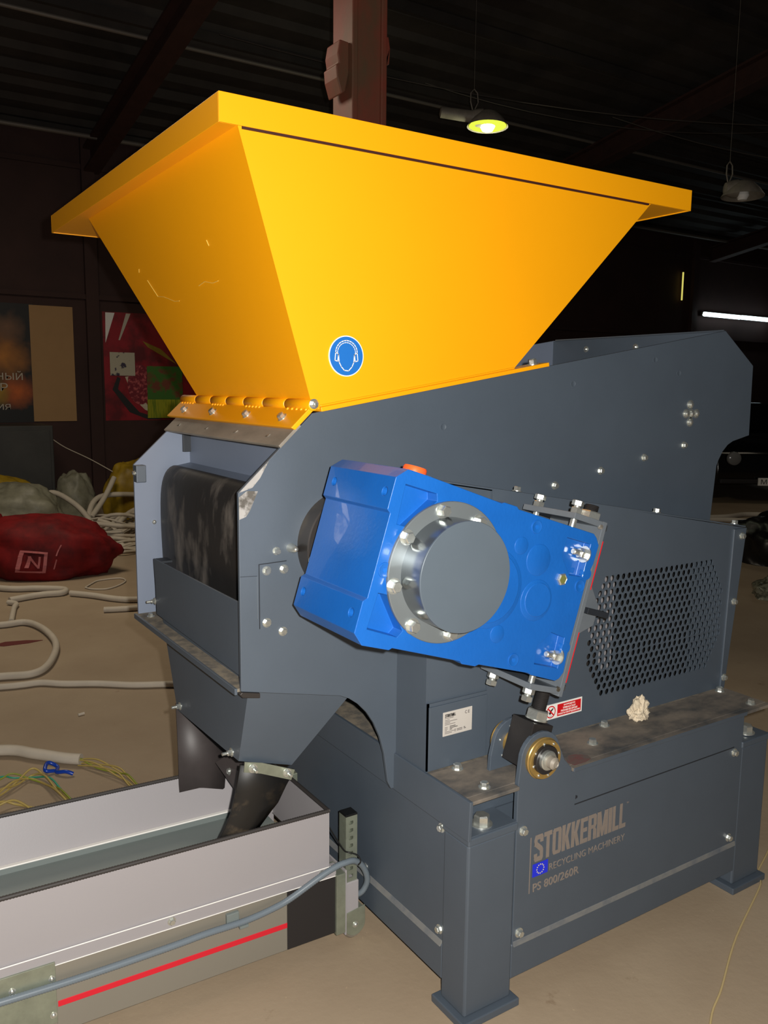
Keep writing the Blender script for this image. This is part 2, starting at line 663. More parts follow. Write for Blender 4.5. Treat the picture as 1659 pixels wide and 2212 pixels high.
M['reflect'] = emission('lit_reflector', (215, 225, 70), 1.3)
pendant((4.03, 5.14, 4.10), True, 'lit hall lamp with greenish glow hanging above the yellow hopper rim', (.8, -.45, -.1))
lamp('pendant_light', 'POINT', (4.16, 5.07, 3.85), 10, (.95, 1, .7), 0.1)
pendant((6.0, 3.74, 3.45), False, 'unlit dusty hall lamp hanging at the right under the roof', (.8, -.5, 0))
for k in range(2):
    x0 = 14.0 + k * 1.27
    t = thing('fluorescent_lamp', ('left' if k == 0 else 'right') + ' of the two glowing white fluorescent tubes at the right edge', 'lamp', (x0, 9.9, 3.19),)
    bm = new()
    add_tube(bm, [(x0, 9.86, 3.19), (x0 + 1.2, 9.86, 3.185)], 0.045, 10)
    finish('tube', bm, 'tubeglow', t)
    boxo('batten', (x0, 9.89, 3.16), (x0 + 1.2, 9.94, 3.24), 'lampgrey', t)
t = struct(boxo('window_1', (13.33, 9.915, 3.43), (13.355, 9.935, 3.98), 'slit'))
for yy, zz, rr, lab in ((7.32, 5.02, .022, 'long pale conduit pipe along the roof, passing behind the steel column'), (9.6, 4.62, .03, 'pale pipe along the top of the back wall at the left')):
    bm = new()
    add_tube(bm, [(-7.9, yy, zz), (1.0, yy, zz - .01), (8.0, yy, zz), (17.9, yy, zz)], rr, 8)
    tag(finish('roof_pipe', bm, mat('galvanised_pipe', (120, 112, 104), .5, metal=.3), None, 0, 50), lab, 'pipe')
# overhead cables
bm = new()
for (a, b, s) in (((2.0, 6.3, 4.8), (8.0, 3.3, 4.3), .25), ((4.1, 6.0, 4.7), (9.0, 4.0, 4.7), .3), ((6.0, 5.2, 4.5), (12, 2.0, 4.6), .5)):
    a = Vector(a)
    b = Vector(b)
    pts = [a.lerp(b, i / 14) - Vector((0, 0, s * 4 * (i / 14) * (1 - i / 14))) for i in range(15)]
    bm2 = new()
    add_tube(bm2, pts, .005, 6)
    c = finish('overhead_cable', bm2, 'cabledark')
    tag(c, {.25: 'thin grey cable sagging behind the lit lamp', .3: 'thin grey cable crossing the roof right of the lit lamp',
            .5: 'thin grey cable strung past the unlit lamp'}[s], 'cable')
bm.free()

# posters on the back wall
YW = 9.998


def poster_fx(name, base, spots):
    """dark printed sheet with coloured glows; spots: (x, z, radius, rgb)"""
    m = bpy.data.materials.new(name)
    m.use_nodes = True
    nt = m.node_tree
    b = nt.nodes['Principled BSDF']
    b.inputs['Roughness'].default_value = 0.6
    tc = nt.nodes.new('ShaderNodeTexCoord')
    nz = nt.nodes.new('ShaderNodeTexNoise')
    nz.inputs['Scale'].default_value = 5
    nz.inputs['Detail'].default_value = 5
    nt.links.new(tc.outputs['Object'], nz.inputs[0])
    ad = nt.nodes.new('ShaderNodeVectorMath')
    ad.operation = 'MULTIPLY_ADD'
    ad.inputs[1].default_value = (0.3, 0.3, 0.3)
    nt.links.new(nz.outputs['Color'], ad.inputs[0])
    nt.links.new(tc.outputs['Object'], ad.inputs[2])
    prev = None
    for (x, z, r, rgb) in spots:
        d = nt.nodes.new('ShaderNodeVectorMath')
        d.operation = 'DISTANCE'
        nt.links.new(ad.outputs[0], d.inputs[0])
        d.inputs[1].default_value = (x + .15, YW + .15, z + .15)
        mr = nt.nodes.new('ShaderNodeMapRange')
        mr.inputs[1].default_value = 0
        mr.inputs[2].default_value = r
        mr.inputs[3].default_value = 1
        mr.inputs[4].default_value = 0
        nt.links.new(d.outputs['Value'], mr.inputs[0])
        mx = nt.nodes.new('ShaderNodeMix')
        mx.data_type = 'RGBA'
        nt.links.new(mr.outputs[0], mx.inputs[0])
        if prev is None:
            mx.inputs[6].default_value = (*lin(base), 1)
        else:
            nt.links.new(prev.outputs[2], mx.inputs[6])
        mx.inputs[7].default_value = (*lin(rgb), 1)
        prev = mx
    nt.links.new(prev.outputs[2], b.inputs['Base Color'])
    return m


def sheet(name, x0, x1, z0, z1, m, parent=None, dy=0.0):
    return boxo(name, (x0, YW - dy - 0.004, z0), (x1, YW - dy, z1), m, parent)


t = thing('poster', 'dark poster with orange glow and white lettering at the left edge', 'poster', (0.75, YW, 1.12))
sheet('printed_sheet', 0.10, 0.985, 1.13, 2.60, poster_fx('poster_print_dark', (22, 21, 22),
      [(0.62, 1.95, .34, (190, 120, 40)), (0.66, 2.3, .25, (120, 84, 58)), (0.75, 1.52, .25, (205, 100, 30)), (0.5, 1.5, .2, (180, 140, 30))]), t)
text('\u0422\u041d\u042b\u0419', (.42, YW - .006, 1.66), (1, 0, 0), (0, 0, 1), .40, .11, 'foam', t)
text('\u041e\u0420', (.42, YW - .006, 1.52), (1, 0, 0), (0, 0, 1), .22, .10, 'foam', t)
text('\u041d\u0418\u042f', (.42, YW - .006, 1.29), (1, 0, 0), (0, 0, 1), .24, .07, 'foam', t)
tag(sheet('cardboard_sheet', 0.93, 1.455, 1.14, 2.59, 'card', dy=.01), 'plain brown cardboard sheet overlapping the dark poster', 'cardboard')
t = thing('poster', 'red poster with cut pomegranate half hidden behind the yellow hopper', 'poster', (2.4, YW, 1.13))
sheet('printed_sheet', 1.83, 3.15, 1.14, 2.56, mat('poster_red', (150, 18, 34), .5, rgb2=(96, 12, 22), vscale=2.4), t)
for nm, pts, mm in (('white_stripe', [(1.87, 2.55), (1.99, 2.55), (1.86, 2.16)], 'white'),
                    ('white_stripe', [(2.14, 2.55), (2.20, 2.55), (2.05, 2.20), (2.03, 2.20)], 'foam'),
                    ('dark_band', [(1.93, 1.55), (2.0, 1.72), (2.04, 1.7), (2.0, 1.56), (2.28, 1.25), (2.6, 1.15), (2.4, 1.15), (2.15, 1.25)], 'blackpanel'),
                    ('leaf', [(2.35, 2.20), (2.6, 2.1), (2.82, 1.9), (2.6, 2.02), (2.42, 2.12)], 'yellowbag'),
                    ('rind', [(2.10, 1.72), (2.22, 1.74), (2.30, 1.5), (2.42, 1.3), (2.52, 1.22), (2.36, 1.28), (2.22, 1.42)], 'paper')):
    bm = new()
    add_prism(bm, pts, YW - .009, YW - .005, 'y')
    finish(nm, bm, mm, t)
bm = new()
add_prism(bm, [(2.3 + .17 * math.cos(a * .35), 1.62 + .27 * math.sin(a * .35)) for a in range(18)], YW - .012, YW - .008, 'y')
finish('pomegranate_flesh', bm, mat('pomegranate_flesh', (120, 24, 40), .5, rgb2=(190, 90, 90), vscale=22, t0=.5, t1=.62), t)
t = thing('picture', 'small pale square picture pasted on the red poster', 'picture', (2.05, YW, 1.73))
sheet('printed_sheet', 1.905, 2.235, 1.735, 2.04, mat('picture_print', (190, 182, 160), .6, rgb2=(60, 52, 74), vscale=7, t0=.56, t1=.6), t, .016)
t = thing('picture', 'green picture with yellow lower band pasted on the red poster', 'picture', (2.65, YW, 1.17))
sheet('printed_sheet', 2.395, 2.89, 1.415, 1.87, mat('green_print', (62, 112, 36), .5, rgb2=(120, 62, 40), vscale=4, t0=.5, t1=.6), t, .016)
sheet('yellow_band', 2.39, 2.885, 1.17, 1.42, mat('yellow_print', (160, 160, 20), .5, rgb2=(110, 130, 10), vscale=14, stretch=(3, 1, .3)), t, .017)

# charcoal cabinet at the far left
t = thing('steel_cabinet', 'charcoal steel cabinet standing below the posters at the left edge', 'cabinet', (0.4, 9.1, 0))
boxo('body', (-.7, 9.25, 0.06), (1.00, 9.85, 1.12), 'darkbox', t, .01)
boxo('door', (-.65, 9.235, 0.12), (0.12, 9.25, 1.06), 'darkbox', t, .004)
boxo('door', (.15, 9.235, 0.12), (0.96, 9.25, 1.06), 'darkbox', t, .004)
boxo('base', (-.66, 9.3, 0), (0.96, 9.8, .06), 'darkbox', t)
bm = new()
add_tube(bm, smooth_path([(1.0, 9.3, .95), (1.1, 9.1, .86), (1.3, 8.8, .74), (1.50, 8.55, .6)]), .006, 6)
finish('cord', bm, 'foam', t)


# ---------------------------------------------------------------- sacks
def sack(name, c, rx, ry, rz, m, label, ang=-33, seed=1, tip=0.0, group=None, flat=0.5, amp=0.12, prints=False):
    t = thing(name, label, 'sack', (c[0], c[1], 0), group)
    ca, sa = math.cos(R(ang)), math.sin(R(ang))
    bm = new()
    bmesh.ops.create_uvsphere(bm, u_segments=56, v_segments=32, radius=1)

    def surf(d):
        d = Vector(d).normalized()
        n = noise.noise(d * 2.1 + Vector((seed, 0, 0))) * amp * 1.5 + noise.noise(d * 6 + Vector((0, seed, 0))) * amp * .5
        k = 1 + n
        sx = math.copysign(abs(d.x) ** .8, d.x)
        x = sx * rx * k * (1 + tip * max(0, d.x) ** 3)
        y = d.y * ry * k
        z = math.copysign(abs(d.z) ** .8, d.z) * rz * k
        # folds gathered towards the two ends
        z *= 1 + 0.07 * math.sin(13 * math.atan2(d.y, d.z)) * abs(d.x) ** 2
        if d.x > 0:
            z *= (1 - .45 * d.x ** 3)
            y *= (1 - .35 * d.x ** 3)
        z = max(z, -rz * flat) + rz * flat
        return Vector((c[0] + x * ca - y * sa, c[1] + x * sa + y * ca, c[2] + z))
    for v in bm.verts:
        v.co = surf(v.co)
    finish('body', bm, m, t, 0, 80)
    if prints:
        def mark(pts, wdt):
            b2 = new()
            for (a, b) in zip(pts, pts[1:]):
                a = Vector(a)
                b = Vector(b)
                d = (b - a).normalized()
                nrm = Vector((-d.y, d.x)) * wdt
                for i in range(4):
                    p, q = a.lerp(b, i / 4) - d * wdt, a.lerp(b, (i + 1) / 4) + d * wdt
                    quad = []
                    for s in (p + nrm, q + nrm, q - nrm, p - nrm):
                        dd = Vector((s.x, -1.0, s.y)).normalized()
                        e = surf(dd)
                        quad.append(b2.verts.new(e + Vector((sa, -ca, 0)) * .006 + Vector((0, 0, .004))))
                    b2.faces.new(quad)
            return finish('print', b2, 'sackprint', t)
        mark([(-.08, -.24), (.16, -.28), (.20, .10), (-.04, .14), (-.08, -.24)], .022)
        mark([(.0, -.14), (.02, .03), (.10, -.16), (.12, .02)], .012)
        mark([(.34, .05), (.42, .30)], .010)
        mark([(.30, -.22), (.34, -.02)], .010)
    return t


sack('sack', (.20, 6.05, 0), .57, .36, .31, 'redbag', 'stuffed red woven sack with pale square print lying on the floor', -30, 3, .12, flat=.62, prints=True, amp=.1)
sack('sack', (-.42, 6.85, 0), .52, .34, .36, 'redbag', 'second red sack at the left edge, behind the one with the square print', -20, 9, .0, flat=.62)
sack('sack', (.36, 7.95, 0), .42, .3, .38, 'whitebag', 'whitish plastic sack slumped behind the red sacks', -30, 5, .1)
sack('sack', (.25, 8.72, 0), .50, .28, .41, 'yellowbag', 'yellow plastic sack at the left behind the whitish one', -30, 7, .1)
sack('sack', (1.72, 8.55, 0), .30, .25, .47, 'yellowbag', 'yellow plastic sack nearest the shredder, among the white pipes', -30, 11, .1)
sack('sack', (1.18, 9.05, 0), .22, .2, .38, 'whitebag', 'small greyish sack below the gap between the two posters', -30, 14, .1)

# foam pipes on the floor, nearest first
GP = 'pale foam pipes lying on the floor at the left'


def pipe(pts, r, label, m='foam', group=None, sub=6, name='foam_pipe', cat='pipe', seg=10):
    bm = new()
    add_tube(bm, smooth_path(pts, sub), r, seg)
    o = finish(name, bm, m, None, 0, 60)
    return tag(o, label, cat, group)


def fz(pts, z):
    return [(a, b, z) for a, b in pts]


pipe(fz([(-.75, 4.55), (-.393, 4.441), (-.239, 4.427), (-.172, 4.231), (-.16, 3.933), (-.2, 3.689), (-.303, 3.418), (-.405, 3.313), (-.562, 3.355), (-.9, 3.45)], .022),
     .021, 'pale foam pipe bent into a round loop at the left edge')
pipe(fz([(-.9, 3.30), (-.578, 3.19), (-.476, 3.165), (-.389, 3.15), (-.29, 3.07), (-.137, 2.98), (.015, 2.862), (.171, 2.78), (.3, 2.70)], .018),
     .017, 'long pale foam pipe running straight along the floor to the chute')
t = pipe(fz([(-1.1, 2.45), (-.722, 2.326), (-.601, 2.21), (-.509, 2.104), (-.447, 2.05)], .026), .024,
         'thick pale grey sleeve with yellow wires coming out of its end')
pipe(fz([(-.5, 5.9), (-.179, 5.5), (.008, 5.40), (.15, 5.30), (.2, 5.22), (.15, 5.14), (.0, 5.16), (-.225, 5.10)], .025), .023, 'pale foam pipe folded sharply in front of the red sack')
pipe(fz([(-.24, 5.06), (-.2, 4.98), (-.235, 4.86), (-.314, 4.50)], .02), .019, 'short pale foam pipe between the folded pipe and the round loop')
pipe(fz([(.209, 5.1), (.332, 4.95), (.448, 4.763), (.56, 4.66), (.75, 4.6)], .024), .022, 'straight pale foam pipe ending right of the folded one')
pipe(fz([(.297, 4.487), (.38, 4.455), (.5, 4.42), (.7, 4.38)], .022), .02, 'short ragged foam pipe piece close to the shredder mouth')
pipe(fz([(.367, 5.30), (.45, 5.42), (.528, 5.5), (.691, 5.5), (.71, 5.38), (.62, 5.25), (.5, 5.17), (.40, 5.22), (.367, 5.30)], .008), .006, 'thin white cord lying in a small loop right of the red sack', name='cord', cat='cord')
rnd = random.Random(12)
arcs = [[(.70, 8.1, .03), (.62, 8.2, .34), (.78, 8.3, .42), (.98, 8.1, .28), (1.10, 7.9, .08)],
        [(1.02, 7.9, .06), (1.16, 8.15, .30), (1.4, 8.3, .36), (1.9, 8.2, .33)],
        [(1.10, 8.0, .16), (1.30, 8.2, .34), (1.46, 8.35, .55)],
        [(1.25, 7.7, .05), (1.5, 7.75, .24), (1.9, 7.7, .28)],
        [(.95, 7.3, .2), (1.4, 7.2, .14), (2.0, 6.9, .14)],
        [(1.30, 7.5, .05), (1.55, 7.45, .16), (1.9, 7.2, .12)],
        [(1.05, 7.5, .2), (1.3, 7.3, .14), (1.7, 7.5, .24)]]
for i, a in enumerate(arcs):
    pipe(a, .03 if i < 4 else .024, 'pale foam pipe arching out of the heap behind the red sack', group='foam pipes arching over the far heap')
# the tangled heap behind
for i in range(46):
    cx, cy = rnd.uniform(1.0, 1.9), rnd.uniform(6.5, 8.2)
    a = rnd.uniform(-.9, .2)
    ln = rnd.uniform(.25, .6)
    hh = rnd.uniform(.02, .22) * max(.25, 1 - abs(cy - 7.6) * .7)
    ptsq = []
    for k in range(5):
        s = (k / 4 - .5) * 2 * ln
        ptsq.append((cx + s * math.cos(a) + rnd.uniform(-.05, .05), cy + s * math.sin(a) + rnd.uniform(-.08, .08), .02 + hh * (1 - (k / 2 - 1) ** 2) + rnd.uniform(0, .02)))
    pipe(ptsq, rnd.choice((.010, .014, .02)), 'pale pipe in the tangled heap between the red sack and the shredder', sub=4, seg=8,
         group='pale pipes in the tangled heap')
# wires near the conveyor
wires = [([(-.447, 2.05), (-.398, 1.972), (-.342, 1.86), (-.321, 1.773), (-.30, 1.60)], 'wirey', .0035, 5, 'yellow wires fanning out of the thick grey sleeve'),
         ([(-.90, 2.00), (-.767, 2.035), (-.713, 2.05), (-.646, 2.003), (-.599, 1.916), (-.576, 1.803), (-.54, 1.64)], 'wiregy', .0035, 2, 'green and yellow wires curving down behind the conveyor'),
         ([(-.92, 1.80), (-.785, 1.92), (-.713, 1.986), (-.646, 2.033), (-.61, 1.967), (-.587, 1.824), (-.55, 1.66)], 'wirey', .0045, 3, 'pale yellow wires arching beside the conveyor at the left'),
         ([(-.9, 1.76), (-.802, 1.812), (-.744, 1.807), (-.69, 1.75)], 'wirey', .0045, 2, 'short yellow wires lying at the left edge beside the conveyor')]
for pts, m, r, n, lab in wires:
    t = thing('wire_bundle', lab, 'wires', (pts[0][0], pts[0][1], 0))
    for k in range(n):
        bm = new()
        off = (k - n / 2) * r * 2.1
        add_tube(bm, smooth_path([(a + off * .8, b + off * (.6 + .5 * j), .006 + .03 * math.sin(j * .9 + k) ** 2 * (1 if j < len(pts) - 1 else 0)) for j, (a, b) in enumerate(pts)]), r, 7)
        mm = m
        if m == 'wirey' and n == 5 and k == 2:
            mm = 'wiregy'
        if m == 'wiregy' and k == 1:
            mm = 'wireg'
        finish('wire', bm, mm, t, 0, 60)
bm = new()
add_tube(bm, smooth_path([(-.56, 2.03, .01), (-.595, 2.03, .02), (-.574, 2.08, .03), (-.541, 2.06, .012), (-.555, 2.01, .012), (-.525, 1.975, .02), (-.50, 1.96, .01)]), .008, 8)
tag(finish('film_scrap', bm, 'bluep', None, 0, 60), 'twisted scrap of blue film on the floor below the grey sleeve', 'scrap')
bm = new()
add_prism(bm, [(-.50, 4.05), (-.42, 4.09), (-.3, 4.06), (-.21, 4.01), (-.3, 3.99), (-.44, 4.0)], .0, .003, 'z')
tag(finish('red_scrap', bm, mat('dull_red_rag', (96, 34, 30), .8)), 'flat dull red scrap inside the round pipe loop', 'scrap')
bm = new()
add_tube(bm, [(-.326, 2.609, .008), (-.296, 2.615, .009)], .006, 8)
tag(finish('foam_scrap', bm, 'foam'), 'tiny pale foam crumb on the bare floor left of the chute', 'scrap')
pipe(fz([(1.5, .12), (1.423, .078), (1.226, -.0), (1.214, -.03), (.901, -.155), (.676, -.266), (.542, -.329), (.30, -.50)], .003), .0032,
     'thin yellowish cord trailing across the floor past the right foot', 'cordy', name='cord', cat='cord')
pipe(fz([(7.4, 5.3), (8.0, 5.13), (8.3, 5.05), (8.65, 5.06), (8.9, 4.9)], .03), .03, 'faint pale pipe on the dark floor right of the machine, upper one', 'foam')
pipe(fz([(7.4, 5.2), (7.9, 4.97), (8.13, 4.76), (8.10, 4.60), (7.70, 4.36), (7.3, 4.42)], .03), .03, 'faint pale pipe with hooked end on the dark floor right of the machine', 'foam')

sack('sack', (6.45, 3.0, 0), .58, .45, .33, 'blackbag', 'large black plastic sack on the floor at the right edge', -33, 21, 0)
sack('sack', (5.10, 2.14, 0), .40, .28, .12, mat('clear_film', (120, 120, 104), .12, rgb2=(60, 62, 50), vscale=20, bump=1.0, bscale=25), 'crumpled glossy clear plastic sack right of the ventilated guard', -33, 23, 0)

# ---------------------------------------------------------------- parked car
carx = Vector((-.5406, -.8288, 0)).normalized()
cary = Vector((carx.y * -1, carx.x, 0))
cc = Vector((10.14, 5.62, 0))
t = thing('car', 'black car parked in the dark at the right edge, white plate in front', 'car', cc)


def ctf(p):
    return cc + carx * (-p[0]) + cary * p[1] + Vector((0, 0, p[2]))


bm = new()
prof = [(0.0, .28), (-.02, .5), (.02, .74), (.25, .86), (1.05, .98), (1.65, 1.42), (2.9, 1.45), (3.6, 1.05), (4.3, 1.0), (4.35, .3)]
rings = []
for wv, sc in ((-.86, .93), (-.80, 1.0), (.80, 1.0), (.86, .93)):
    rings.append([bm.verts.new(ctf((a, wv * (1 if b < 1.0 else .8), .28 + (b - .28) * sc))) for a, b in prof])
for A, B in zip(rings, rings[1:]):
    for i in range(len(prof)):
        j = (i + 1) % len(prof)
        bm.faces.new((A[i], B[i], B[j], A[j]))
bm.faces.new(rings[0])
bm.faces.new(rings[-1][::-1])
finish('body', bm, 'carblack', t, .04, 40, 3)
bm = new()
add_quadslab(bm, [ctf((1.08, -.6, 1.02)), ctf((1.08, .6, 1.02)), ctf((1.62, .52, 1.40)), ctf((1.62, -.52, 1.40))], .01)
finish('windscreen', bm, 'glass', t)
for s in (-1, 1):
    bm = new()
    add_lathe(bm, ctf((-.03, s * .62, .66)), carx, [(0, .10), (.04, .095), (.06, .06), (.065, 0)], 20)
    finish('headlamp', bm, 'headlamp', t, 0, 50)
    for xx in (.75, 3.55):
        bm = new()
        add_lathe(bm, ctf((xx, s * .74, .31)), cary * s, [(0, .31), (.14, .31), (.15, .2), (.14, .19), (.14, 0)], 24)
        finish('wheel', bm, 'blackpanel', t, 0, 40)
bm = new()
add_box(bm, (-.075, -.26, .275), (-.055, .26, .385), ctf)
pl = finish('licence_plate', bm, 'white', t)
ux = (ctf((0, 1, 0)) - ctf((0, 0, 0)))
boxo('bumper', (-.06, -.8, .3), (.05, .8, .36), 'blackpanel', t, .01, ctf)
text('\u041c\u041e', ctf((-.0755, -.22, .295)), ux, (0, 0, 1), .17, .07, 'ink', t, bold=.0)

# ================================================================ THE SHREDDER
SH = thing('shredder', 'slate blue industrial shredder with a yellow hopper and blue gearbox on a box base', 'machine', (.6, .7, 0))
PNEAR = .323
PFAR = 1.137
YB = 1.46

# --- base cabinet
base = boxo('base_frame', (.012, .10, .075), (1.228, YB - .05, .50), 'paint', SH)
for (x0, x1) in ((0, .155), (1.10, 1.24)):
    for (y0, y1) in ((0, .10), (YB - .1, YB)):
        lg = boxo('leg', (x0, y0, .022), (x1, y1, .49), 'paint', SH, .006)
        boxo('foot_plate', (x0 - .016, y0 - .018, 0), (x1 + .016, y1 + .018, .022), 'paint', lg, .003)
        boxo('cap_plate', (x0 - .003, y0 - .005, .49), (x1 + .003, y1 + .003, .51), 'paint', lg, .003)
# left (chute side) panel and lower rail
sp = boxo('end_panel', (.004, .098, .165), (.014, YB - .1, .505), 'paint', SH, .002)
for p in ((.004, .114, .486), (.004, .114, .203), (.004, .482, .19)):
    bolt(p, (-1, 0, 0), .016, sp)
lr = prism('lower_rail', [(0, .072), (0, .165), (.006, .172), (.03, .176), (.03, .072)], .098, YB - .1, 'y', 'paint', SH, .002)
prism('lower_rail', [(-.004 + .004, .072), (0, .165), (.008, .172), (.03, .178), (.03, .072)], .153, 1.102, 'x', 'paint', SH, .002)
M['ledge'] = mat('dusty_rail_ledge', (112, 112, 110), 0.8, rgb2=(86, 92, 100), vscale=14, t0=.45, t1=.7)
prism('dusty_ledge', [(-.0045, .162), (-.0015, .1765), (.002, .1765), (.002, .162)], .158, 1.098, 'x', 'ledge', SH, .001)
prism('dusty_ledge', [(-.0045, .162), (.003, .1765), (.006, .1765), (.006, .162)], .102, YB - .104, 'y', 'ledge', SH, .001)
# front panel with the thick lug for the torque link
lug = [(.155, .17), (1.102, .17), (1.102, .599), (.3455, .599), (.3455, .61), (.318, .640)]
lug += arc(.232, .667, .068, 0, 165, 12)[1:]
lug += [(.157, .61)]
fp = prism('front_panel', lug, 0, .014, 'y', 'paint', SH, .0015)
prism('groove', [(.362, .500), (1.06, .500), (1.06, .5035), (.362, .5035)], -.0004, .003, 'y', 'darkpaint', fp)
prism('chip', [(.365, .528), (.372, .524), (.372, .519), (.364, .516)], -.0005, .003, 'y', 'darkpaint', fp)
for p in ((.179, 0, .48), (.177, 0, .196), (1.061, 0, .484), (1.062, 0, .199)):
    bolt(p, (0, -1, 0), .017, fp)
# maker's lettering
GLYPH = {
    'S': [[(0, .62), (.3, .5), (1, .22), (1, .42), (.88, .52), (.12, .82), (.12, .82), (0, .74)], [(0, .60), (.34, .60), (.34, .82), (0, .86)], [(0, .80), (.12, 1), (.88, 1), (1, .9), (1, .82), (.12, .82)],
          [(.66, .70), (1, .70), (1, .86), (.66, .86)], [(0, .14), (.34, .14), (.34, .30), (0, .30)], [(.66, .16), (1, .16), (1, .40), (.66, .38)], [(0, .18), (.0, .10), (.12, 0), (.88, 0), (1, .10), (1, .18)]],
    'T': [[(0, .83), (1, .83), (1, 1), (0, 1)], [(.31, 0), (.69, 0), (.69, .9), (.31, .9)]],
    'O': [[(0, .1), (.34, .14), (.34, .86), (0, .9)], [(.66, .14), (1, .1), (1, .9), (.66, .86)], [(0, .9), (0, .86), (1, .86), (1, .9), (.86, 1), (.14, 1)], [(.14, 0), (.86, 0), (1, .1), (1, .14), (0, .14), (0, .1)]],
    'K': [[(0, 0), (.36, 0), (.36, 1), (0, 1)], [(.34, .42), (.62, 1), (1, 1), (.66, .52), (.34, .40)], [(.34, .56), (.62, .62), (1, 0), (.62, 0), (.34, .44)]],
    'E': [[(0, 0), (.38, 0), (.38, 1), (0, 1)], [(.3, .83), (1, .83), (1, 1), (.3, 1)], [(.3, .43), (.92, .43), (.92, .59), (.3, .59)], [(.3, 0), (1, 0), (1, .17), (.3, .17)]],
    'R': [[(0, 0), (.36, 0), (.36, 1), (0, 1)], [(.3, .85), (1, .85), (1, .92), (.86, 1), (.3, 1)], [(.66, .52), (1, .56), (1, .90), (.66, .88)], [(.3, .44), (.84, .44), (1, .58), (.3, .58)], [(.60, .46), (.84, .46), (1, .36), (1, 0), (.64, 0), (.64, .34)]],
    'M': [[(0, 0), (.28, 0), (.28, 1), (0, 1)], [(.72, 0), (1, 0), (1, 1), (.72, 1)], [(.0, 1), (.32, 1), (.58, 0), (.42, 0), (.1, .8)], [(1, 1), (.68, 1), (.42, 0), (.58, 0), (.9, .8)]],
    'I': [[(0, 0), (1, 0), (1, 1), (0, 1)]],
    'L': [[(0, 0), (.40, 0), (.40, 1), (0, 1)], [(.3, 0), (1, 0), (1, .17), (.3, .17)]],
}


def block_word(word, x, z, wid, hei, y, m, parent, t=.0008):
    ws_ = [{'I': .42, 'M': 1.35, 'T': .9, 'L': .8, 'E': .85}.get(ch_, 1.0) for ch_ in word]
    gap = .10
    u = wid / (sum(ws_) + gap * (len(word) - 1))
    bm = new()
    for ch_, w_ in zip(word, ws_):
        for k_, poly in enumerate(GLYPH[ch_]):
            add_prism(bm, [(x + px * w_ * u, z + pz * hei) for px, pz in poly], y - t - k_ * .00006, y + .0003 + k_ * .00003, 'y')
        x += (w_ + gap) * u
    return finish('lettering', bm, m, parent)


block_word('STOKKERMILL', .2205, .379, .349, .074, 0, 'letter', fp)
text('RECYCLING MACHINERY', (.2775, 0, .3385), (1, 0, 0), (0, 0, 1), .292, .0195, 'letter', fp, bold=.0, depth=.0008)
text('PS 800/260R', (.2205, 0, .2945), (1, 0, 0), (0, 0, 1), .170, .024, 'letter', fp, bold=.015, depth=.0008)
text('TM', (.571, 0, .447), (1, 0, 0), (0, 0, 1), .008, .005, 'letter', fp, depth=.0008)
boxo('vertical_line', (.2065, -.0009, .295), (.2093, .001, .452), 'letter', fp)
fl = boxo('flag_emblem', (.2175, -.001, .337), (.2715, .001, .3730), 'flag', fp)
for k in range(12):
    a = 2 * PI * k / 12
    cx, cz = .2445 + .0125 * math.cos(a), .355 + .0125 * math.sin(a)
    st = [(cx + (.0021 if j % 2 == 0 else .0009) * math.sin(PI * j / 5), cz + (.0021 if j % 2 == 0 else .0009) * math.cos(PI * j / 5)) for j in range(10)]
    prism('star', st, -.0016, -.0008, 'y', 'flagstar', fl)

# top rails: C section, open to the front
bm = new()
add_box(bm, (.0, .0145, .600), (1.235, .172, .610))
add_box(bm, (.0, -.010, .600), (.154, .0145, .610))
add_box(bm, (.346, -.006, .600), (1.235, .0145, .610))
rail = finish('top_rail', bm, 'dusty', SH, .002)
bm = new()
add_box(bm, (0, .09, .51), (1.24, .10, .60))
add_box(bm, (0.0, .0, .51), (.155, .09, .513))
finish('rail_web', bm, 'paint', SH)
prism('rail_end', [(-.010, .600), (-.010, .61), (YB, .61), (YB, .505), (-.006, .505)], -.006, .004, 'x', 'paint', SH, .0015)
prism('rail_lip', [(.3465, .6107), (.3465, .5992), (1.104, .5992), (1.104, .6107)], -.0085, -.0055, 'y', 'paint', SH, .0015)
boxo('far_rail', (0, YB - .2, .51), (1.24, YB, .61), 'paint', SH, .002)
prism('red_smudge', [(.362, .006), (.40, .004), (.432, .012), (.44, .034), (.418, .052), (.395, .060), (.372, .048), (.358, .028)], .6095, .6103, 'z', mat('red_stain', (104, 66, 64), .8, rgb2=(90, 82, 76), vscale=26, t0=.4, t1=.6), rail)
for p in ((.083, .155, .61), (.076, .036, .61), (.637, .154, .61), (1.192, .155, .61), (.51, .081, .61), (1.178, .031, .61)):
    bolt(p, (0, 0, 1), .020, rail)
bolt((.07, .036, .513), (0, 0, 1), .036, SH, name='anchor_bolt', head=.66)
bolt((1.17, .036, .513), (0, 0, 1), .036, SH, name='anchor_bolt', head=.66)
boxo('deck', (.004, .17, .602), (1.235, YB - .19, .609), 'dustbar', SH)

